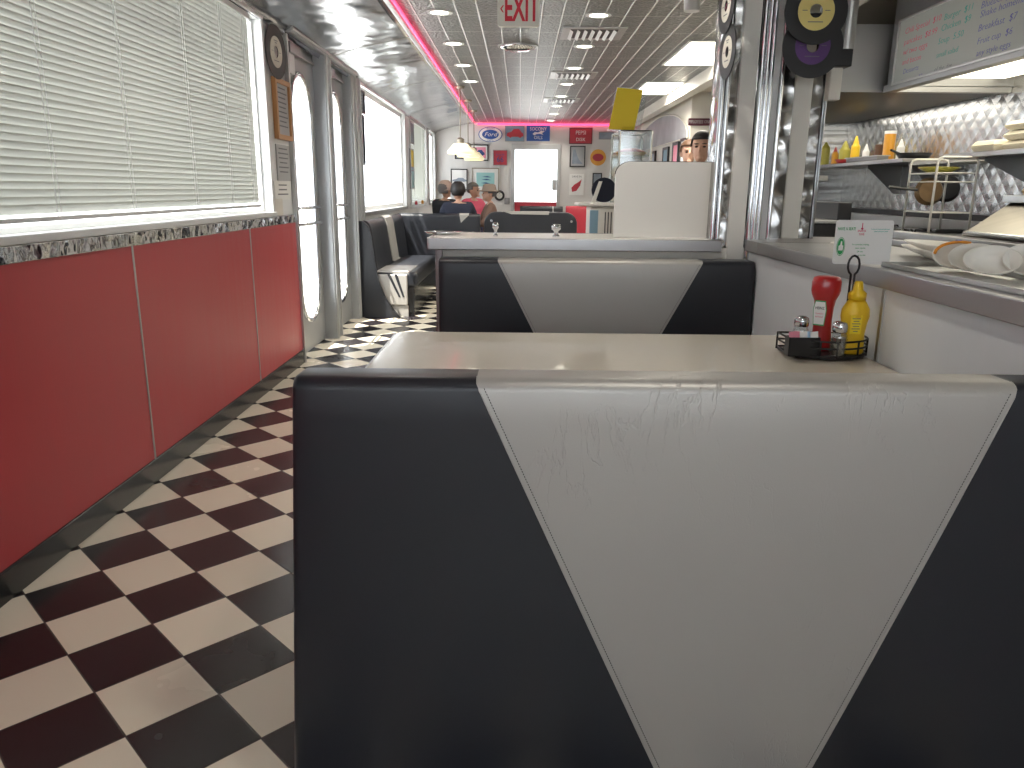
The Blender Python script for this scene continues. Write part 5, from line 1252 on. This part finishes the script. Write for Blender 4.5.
obj('field', B(((x0 + .015, YF - .0195, z0 + .015), (x1 - .015, YF - .018, z1 - .015))), 'redv', t)
text('PEPSI', ((x0 + x1) / 2, YF - .021, z1 - .09), AX, AZ, .07, 'paper', t, .001, xs=.9); text('DISK', ((x0 + x1) / 2, YF - .021, z0 + .08), AX, AZ, .06, 'paper', t, .001)
t, x0, x1, z0, z1 = wallpic('framed_picture', 569.5, 146, 585.5, 167, 'black-framed print of a blue peak beside the far door', 'paper_grey', 'black', .02); blob(t, 'grey_print', [(.15, .15), (.85, .15), (.6, .35), (.45, .6), (.35, .85), (.2, .8)], x0, x1, z0, z1)
a = at(598, 157.5, Y=YF); c = V((a.x, YF - .015, a.z)); t = thing('round_sign', 'round yellow sign with a red centre at the edge of the pastry case', 'sign', c, 'pictures and signs on the far wall')
bm = nb(); prism(bm, ell(c, .15, AX, AZ, 28), (0, .014, 0)); obj('plate', bm, 'amber', t); bm = nb(); prism(bm, ell(c - V((0, .002, 0)), .105, AX, AZ, 28, .07), (0, .002, 0)); obj('centre', bm, 'redv', t)
t, x0, x1, z0, z1 = wallpic('poster', 569, 174, 584, 195, 'white poster with a red figure under the black-framed print', 'paper', None)
blob(t, 'redv', [(.2, .15), (.5, .2), (.75, .45), (.85, .75), (.6, .6), (.35, .5), (.15, .35)], x0, x1, z0, z1); text('DRIVE IN', ((x0 + x1) / 2, YF - .0195, z1 - .05), AX, AZ, .035, 'ink', t, .001, xs=.9)
wallpic('framed_picture', 598.5, 132, 614, 139.5, 'small grey framed plate near the top of the far wall', 'grey_print', 'greymetal', .015)
wallpic('framed_picture', 592, 173, 602, 190, 'small framed picture low on the far wall behind the register', 'grey_print', 'black', .02)
t, x0, x1, z0, z1 = wallpic('route_sign', 493, 150, 507.5, 165.5, 'square red 66 sign left of the far door', 'redv', 'greymetal', .012, cat='sign')
text('66', ((x0 + x1) / 2, YF - .0195, z0 + .11), AX, AZ, .10, 'navy', t, .001, bold=.001); text('ROUTE', ((x0 + x1) / 2, YF - .0195, z1 - .09), AX, AZ, .035, 'navy', t, .001)
t, x0, x1, z0, z1 = wallpic('framed_picture', 470, 144.5, 488.5, 161, 'black-framed car print partly behind the pendant lamps', 'pink', 'black', .022, mount=.03); blob(t, 'navy', [(p_, .2 + q_ * .75) for p_, q_ in CAR], x0 + .06, x1 - .06, z0, z1 - .05)
t, x0, x1, z0, z1 = wallpic('framed_picture', 451, 169, 467.5, 190, 'dark-framed small car print low near the window corner', 'paper', 'black', .018); blob(t, 'grey_print', [(p_, .3 + q_ * .35) for p_, q_ in CAR], x0, x1, z0, z1)
t, x0, x1, z0, z1 = wallpic('framed_picture', 472, 168, 499, 191, 'large pale aqua framed print above the seated guests', 'aqua', 'brass', .018, mount=.07)
for dq in (.35, .5, .62): blob(t, 'navy', [(.25 + dq * .2, dq), (.45 + dq * .2, dq + .03), (.6 + dq * .2, dq - .02), (.45 + dq * .2, dq - .03)], x0, x1, z0, z1)
wallpic('framed_picture', 455, 144, 465, 159, 'narrow dark framed picture behind the nearest pendant lamp', 'grey_print', 'black', .018)
a = at(499.5, 195.5, Y=YF); record(V((a.x, YF - .01, a.z)), .10, (0, -1, 0), 'lab_white', 'small round black disc on the far wall right of the hat', group='pictures and signs on the far wall')
p = at(507, 201, Y=YF); tag(obj('wall_switch', B(((p.x - .05, YF - .02, p.z - .06), (p.x + .05, YF - .001, p.z + .06))), 'greymetal', bevel=.006), 'grey wall box beside the frame of the far door', 'switch')
# paper notice on far door glass
p = at(537, 172, Y=YF); t = thing('door_notice', 'small paper notice stuck on the bright glass of the far door', 'notice', (p.x, YF + .02, p.z)); obj('sheet', B(((p.x - .12, YF + .024, p.z - .14), (p.x + .10, YF + .025, p.z + .14))), 'thin_paper', t)
bm = nb()
for k in range(6): box(bm, (p.x - .1, YF + .022, p.z + .1 - k * .04), (p.x + .08 - .03 * (k % 2), YF + .0235, p.z + .112 - k * .04))
obj('lettering', bm, 'thin_paper', t)

# side wall beyond: arched mural, frames, maroon sign
Xm = 2.195
t = thing('arched_mural', 'pale grey arched mural on the side wall under the ceiling beam', 'mural', (Xm, 12.8, 2.0))
ya, yb_ = 10.5, 15.0; zl = at(680, 138, X=Xm).z; pts = [V((Xm, ya, zl - .03)), V((Xm, yb_, zl - .03))]
for k in range(17): an = PI * k / 16; pts.append(V((Xm, (ya + yb_) / 2 + (yb_ - ya) / 2 * math.cos(an), zl - .03 + .44 * math.sin(an))))
pts = [pts[0], pts[1]] + pts[3:-1]
bm = nb(); prism(bm, pts, (-.015, 0, 0)); obj('panel', bm, 'mural', t)
bm = nb(); tube(bm, [p - V((.015, 0, 0)) for p in pts], .012, 6, True); obj('border', bm, 'wall_cream', t)
for i, (u0, u1, v0, v1, m) in enumerate(((652, 656, 152, 164, 'grey_print'), (664.5, 669, 148, 164, 'sky_print'), (674.5, 679, 143, 164, 'pink'), (682.5, 687, 139, 152, 'paper'))):
    p, q = at(u0, v0, X=Xm), at(u1, v1, X=Xm); y1_, y0_ = p.y, q.y
    t = thing('framed_picture', ['smallest framed print on the side wall, closest to the pastry case', 'dark blue framed print on the side wall', 'tall pinkish framed print on the side wall', 'white framed print on the side wall beside the staff'][i], 'picture', (Xm, (y0_ + y1_) / 2, 1.6), 'frames on the side wall')
    zz1, zz0 = p.z, p.z - (.42, .5, .58, .34)[i]
    R_ = lambda e: [V((Xm - .03, b, z_)) for b, z_ in ((y0_ + e, zz0 + e), (y1_ - e, zz0 + e), (y1_ - e, zz1 - e), (y0_ + e, zz1 - e))]
    bm = nb(); ring_plate(bm, R_(0), R_(.04), (.029, 0, 0)); obj('frame', bm, 'black', t); obj('print', B(((Xm - .02, y0_ + .04, zz0 + .04), (Xm - .004, y1_ - .04, zz1 - .04))), m, t)
p, q = at(688, 125.5, Y=10.44), at(711, 118.5, Y=10.44)
t = thing('wall_plaque', 'long maroon lettered plaque high on the cream wall behind the staff', 'sign', (p.x, 10.44, p.z)); obj('board', B(((p.x, 10.42, p.z), (q.x, 10.445, q.z))), 'maroon', t, bevel=.003)
text('EMPLOYEES ONLY', ((p.x + q.x) / 2, 10.418, (p.z + q.z) / 2), AX, AZ, .04, 'paper_grey', t, .001, xs=.7)
struct('trim_25', B(((at(713, 120, Y=10.4).x, 10.38, 0), (at(713, 120, Y=10.4).x + .12, 10.45, 2.5))), 'plaster_dark')

# ------------------------------------------------------------------ left pier fixtures
def lwpic(name, u0, v0, u1, v1, label, art, frm, cat='picture', wdt=.03, group='frames and notices on the pier'):
    a, b = at(u0, v0, X=XL), at(u1, v1, X=XL); y0, y1 = a.y, b.y; c = at((u0 + u1) / 2, (v0 + v1) / 2, X=XL); sc = c.y / .96 / 769; hz = (v1 - v0) / 2 * sc
    z0, z1 = c.z - hz, c.z + hz
    t = thing(name, label, cat, (XL, c.y, c.z), group); e = wdt if frm else 0
    if frm:
        R_ = lambda e_: [V((XL + .03, y_, z_)) for y_, z_ in ((y0 + e_, z0 + e_), (y1 - e_, z0 + e_), (y1 - e_, z1 - e_), (y0 + e_, z1 - e_))]
        bm = nb(); ring_plate(bm, R_(0), R_(wdt), (-.029, 0, 0)); obj('frame', bm, frm, t)
    obj('sheet', B(((XL + .001, y0 + e, z0 + e), (XL + (.008 if not frm else .015), y1 - e, z1 - e))), art, t)
    bm = nb(); n = int((z1 - z0 - 2 * e) / .03); xx = XL + (.0085 if not frm else .0155)
    for k in range(1, n):
        l = random.uniform(.5, .8) * (y1 - y0 - 2 * e); ym = (y0 + y1) / 2; zz = z1 - e - k * .03
        box(bm, (xx, ym - l / 2, zz), (xx + .0006, ym + l / 2, zz + .008))
    obj('lettering', bm, 'ink', t)
lwpic('framed_notice', 271, 84, 289, 136, 'light wood framed grey print beside the big blind', 'paper_grey', 'wood')
lwpic('wall_notice', 275, 147, 289.5, 179, 'pale notice sheet taped below the wood frame', 'paper_grey', None, 'notice')
lwpic('wall_notice', 273, 182, 290, 199, 'pinkish lettered sheet low on the pier by the door', 'paper', None, 'notice')
p = at(277.5, 208, X=XL); tag(obj('switch_plate', B(((XL + .001, p.y - .12, p.z - .05), (XL + .014, p.y + .08, p.z + .06))), 'wall_cream', bevel=.004), 'cream switch plate at the bottom of the pier by the door', 'switch')
# dark frames on the pier past the doors
lwpic('framed_picture', 357.5, 92, 362.5, 112, 'small dark frame past the doors, above the taller dark frame', 'grey_print', 'black', wdt=.02, group='')
lwpic('framed_picture', 358, 118, 363, 162, 'tall dark frame past the doors beside the bright window', 'grey_print', 'black', wdt=.02, group='')
# notices stuck on the bright window
t = thing('window_notice', 'faint lettered notice stuck on the bright window past the doors', 'notice', (XL - .07, 9.2, 1.6))
for (u0, u1, v0, v1) in ((378, 386, 133, 150), (377, 386, 156, 173)):
    a, b = at(u0, v0, X=XL - .07), at(u1, v1, X=XL - .07); bm = nb(); n = 9; zc0 = min(a.z, b.z)
    for k in range(n):
        zz = at((u0 + u1) / 2, v0 + (v1 - v0) * k / n, X=XL - .07).z; box(bm, (XL - .072, a.y, zz), (XL - .070, b.y, zz + .012))
    obj('lettering', bm, 'paper_grey', t)
# pictures on the piers between the far windows
for i, (u, vv, m) in enumerate(((411, 133, 'grey_print'), (411, 160, 'yellow_sheet'), (411.5, 178, 'aqua'))):
    c = at(u, vv, X=XL); t = thing('framed_picture', ['dark sign on the pier between the far windows, topmost of three', 'yellow print on the pier between the far windows', 'aqua print on the pier between the far windows, lowest of three'][i], 'picture', (XL, c.y, c.z), 'pictures between the far windows')
    obj('print', B(((XL + .004, c.y - .18, c.z - .14), (XL + .014, c.y + .18, c.z + .14))), m, t)
    bm = nb(); R_ = lambda e_: [V((XL + .02, y_, z_)) for y_, z_ in ((c.y - .2 + e_, c.z - .16 + e_), (c.y + .2 - e_, c.z - .16 + e_), (c.y + .2 - e_, c.z + .16 - e_), (c.y - .2 + e_, c.z + .16 - e_))]; ring_plate(bm, R_(0), R_(.02), (-.019, 0, 0)); obj('frame', bm, 'greymetal', t)

# ------------------------------------------------------------------ light
w = bpy.data.worlds.new('world'); S.world = w; w.use_nodes = True; nt = w.node_tree; bg = nt.nodes['Background']
bg.inputs[0].default_value = (.86, .93, 1, 1); bg.inputs[1].default_value = 2.75
def portal(loc, rot, sx, sy):
    l = bpy.data.lights.new('portal', 'AREA'); l.shape = 'RECTANGLE'; l.size = sx; l.size_y = sy; l.cycles.is_portal = True
    o = bpy.data.objects.new('portal', l); COL.objects.link(o); o.location = loc; o.rotation_euler = rot
for (a, b, z0, z1) in wins + [(d0, d1, .2, 2.1) for d0, d1, _, _ in doors]:
    portal((XL - .16, (a + b) / 2, (z0 + z1) / 2), (0, -PI / 2, 0), z1 - z0, b - a)
portal((.5, YB - .16, 1.52), (PI / 2, 0, PI), 3.4, 1.45)
portal(((dl + dr_) / 2, YF + .16, 1.3), (-PI / 2, 0, PI), dr_ - dl, 1.6)
sun = bpy.data.lights.new('sun', 'SUN'); sun.energy = 9; sun.angle = .009; sun.color = (1, .95, .85)
so = bpy.data.objects.new('sun', sun); COL.objects.link(so); so.rotation_euler = V((.42, .42, -1.15)).to_track_quat('-Z', 'Y').to_euler()
# warm light from the fittings; the last area light has no fixture
def pt(loc, e, r=.05, col=(1, .94, .84), spot=False, size=None):
    if size:
        l = bpy.data.lights.new('lamp_light', 'AREA'); l.shape = 'RECTANGLE'; l.size, l.size_y = size
    else:
        l = bpy.data.lights.new('lamp_light', 'SPOT'); l.spot_size = 2.2; l.spot_blend = .6; l.shadow_soft_size = r
    l.energy = e; l.color = col
    o = bpy.data.objects.new('lamp_light', l); COL.objects.link(o); o.location = loc
for k in range(4): pt((-.585, 6.0 + 1.21 * k, ZC - .03), 17)
for k in range(8): pt((.56, 6.05 + 1.25 * k, ZC - .03), 17)
for x, y in ((-.585, 3.4), (.56, 3.4), (.56, .8)): pt((x, y, ZC - .03), 17)
pt((1.67, 7.65, ZC - .02), 14, size=(.5, 1.2)); pt((1.69, 10.1, ZC - .02), 14, size=(.45, 1.1)); pt((2.78, 3.6, 1.98), 5, size=(.6, 2.6))
pt((2.9, 6.6, 1.9), 4, size=(.5, 1.6))  # area light under the exhaust box, no lamp modelled there

S.view_settings.view_transform = 'Standard'; S.view_settings.look = 'None'; S.view_settings.gamma = 1; S.view_settings.use_curve_mapping = False
S.view_settings.exposure = 0.9
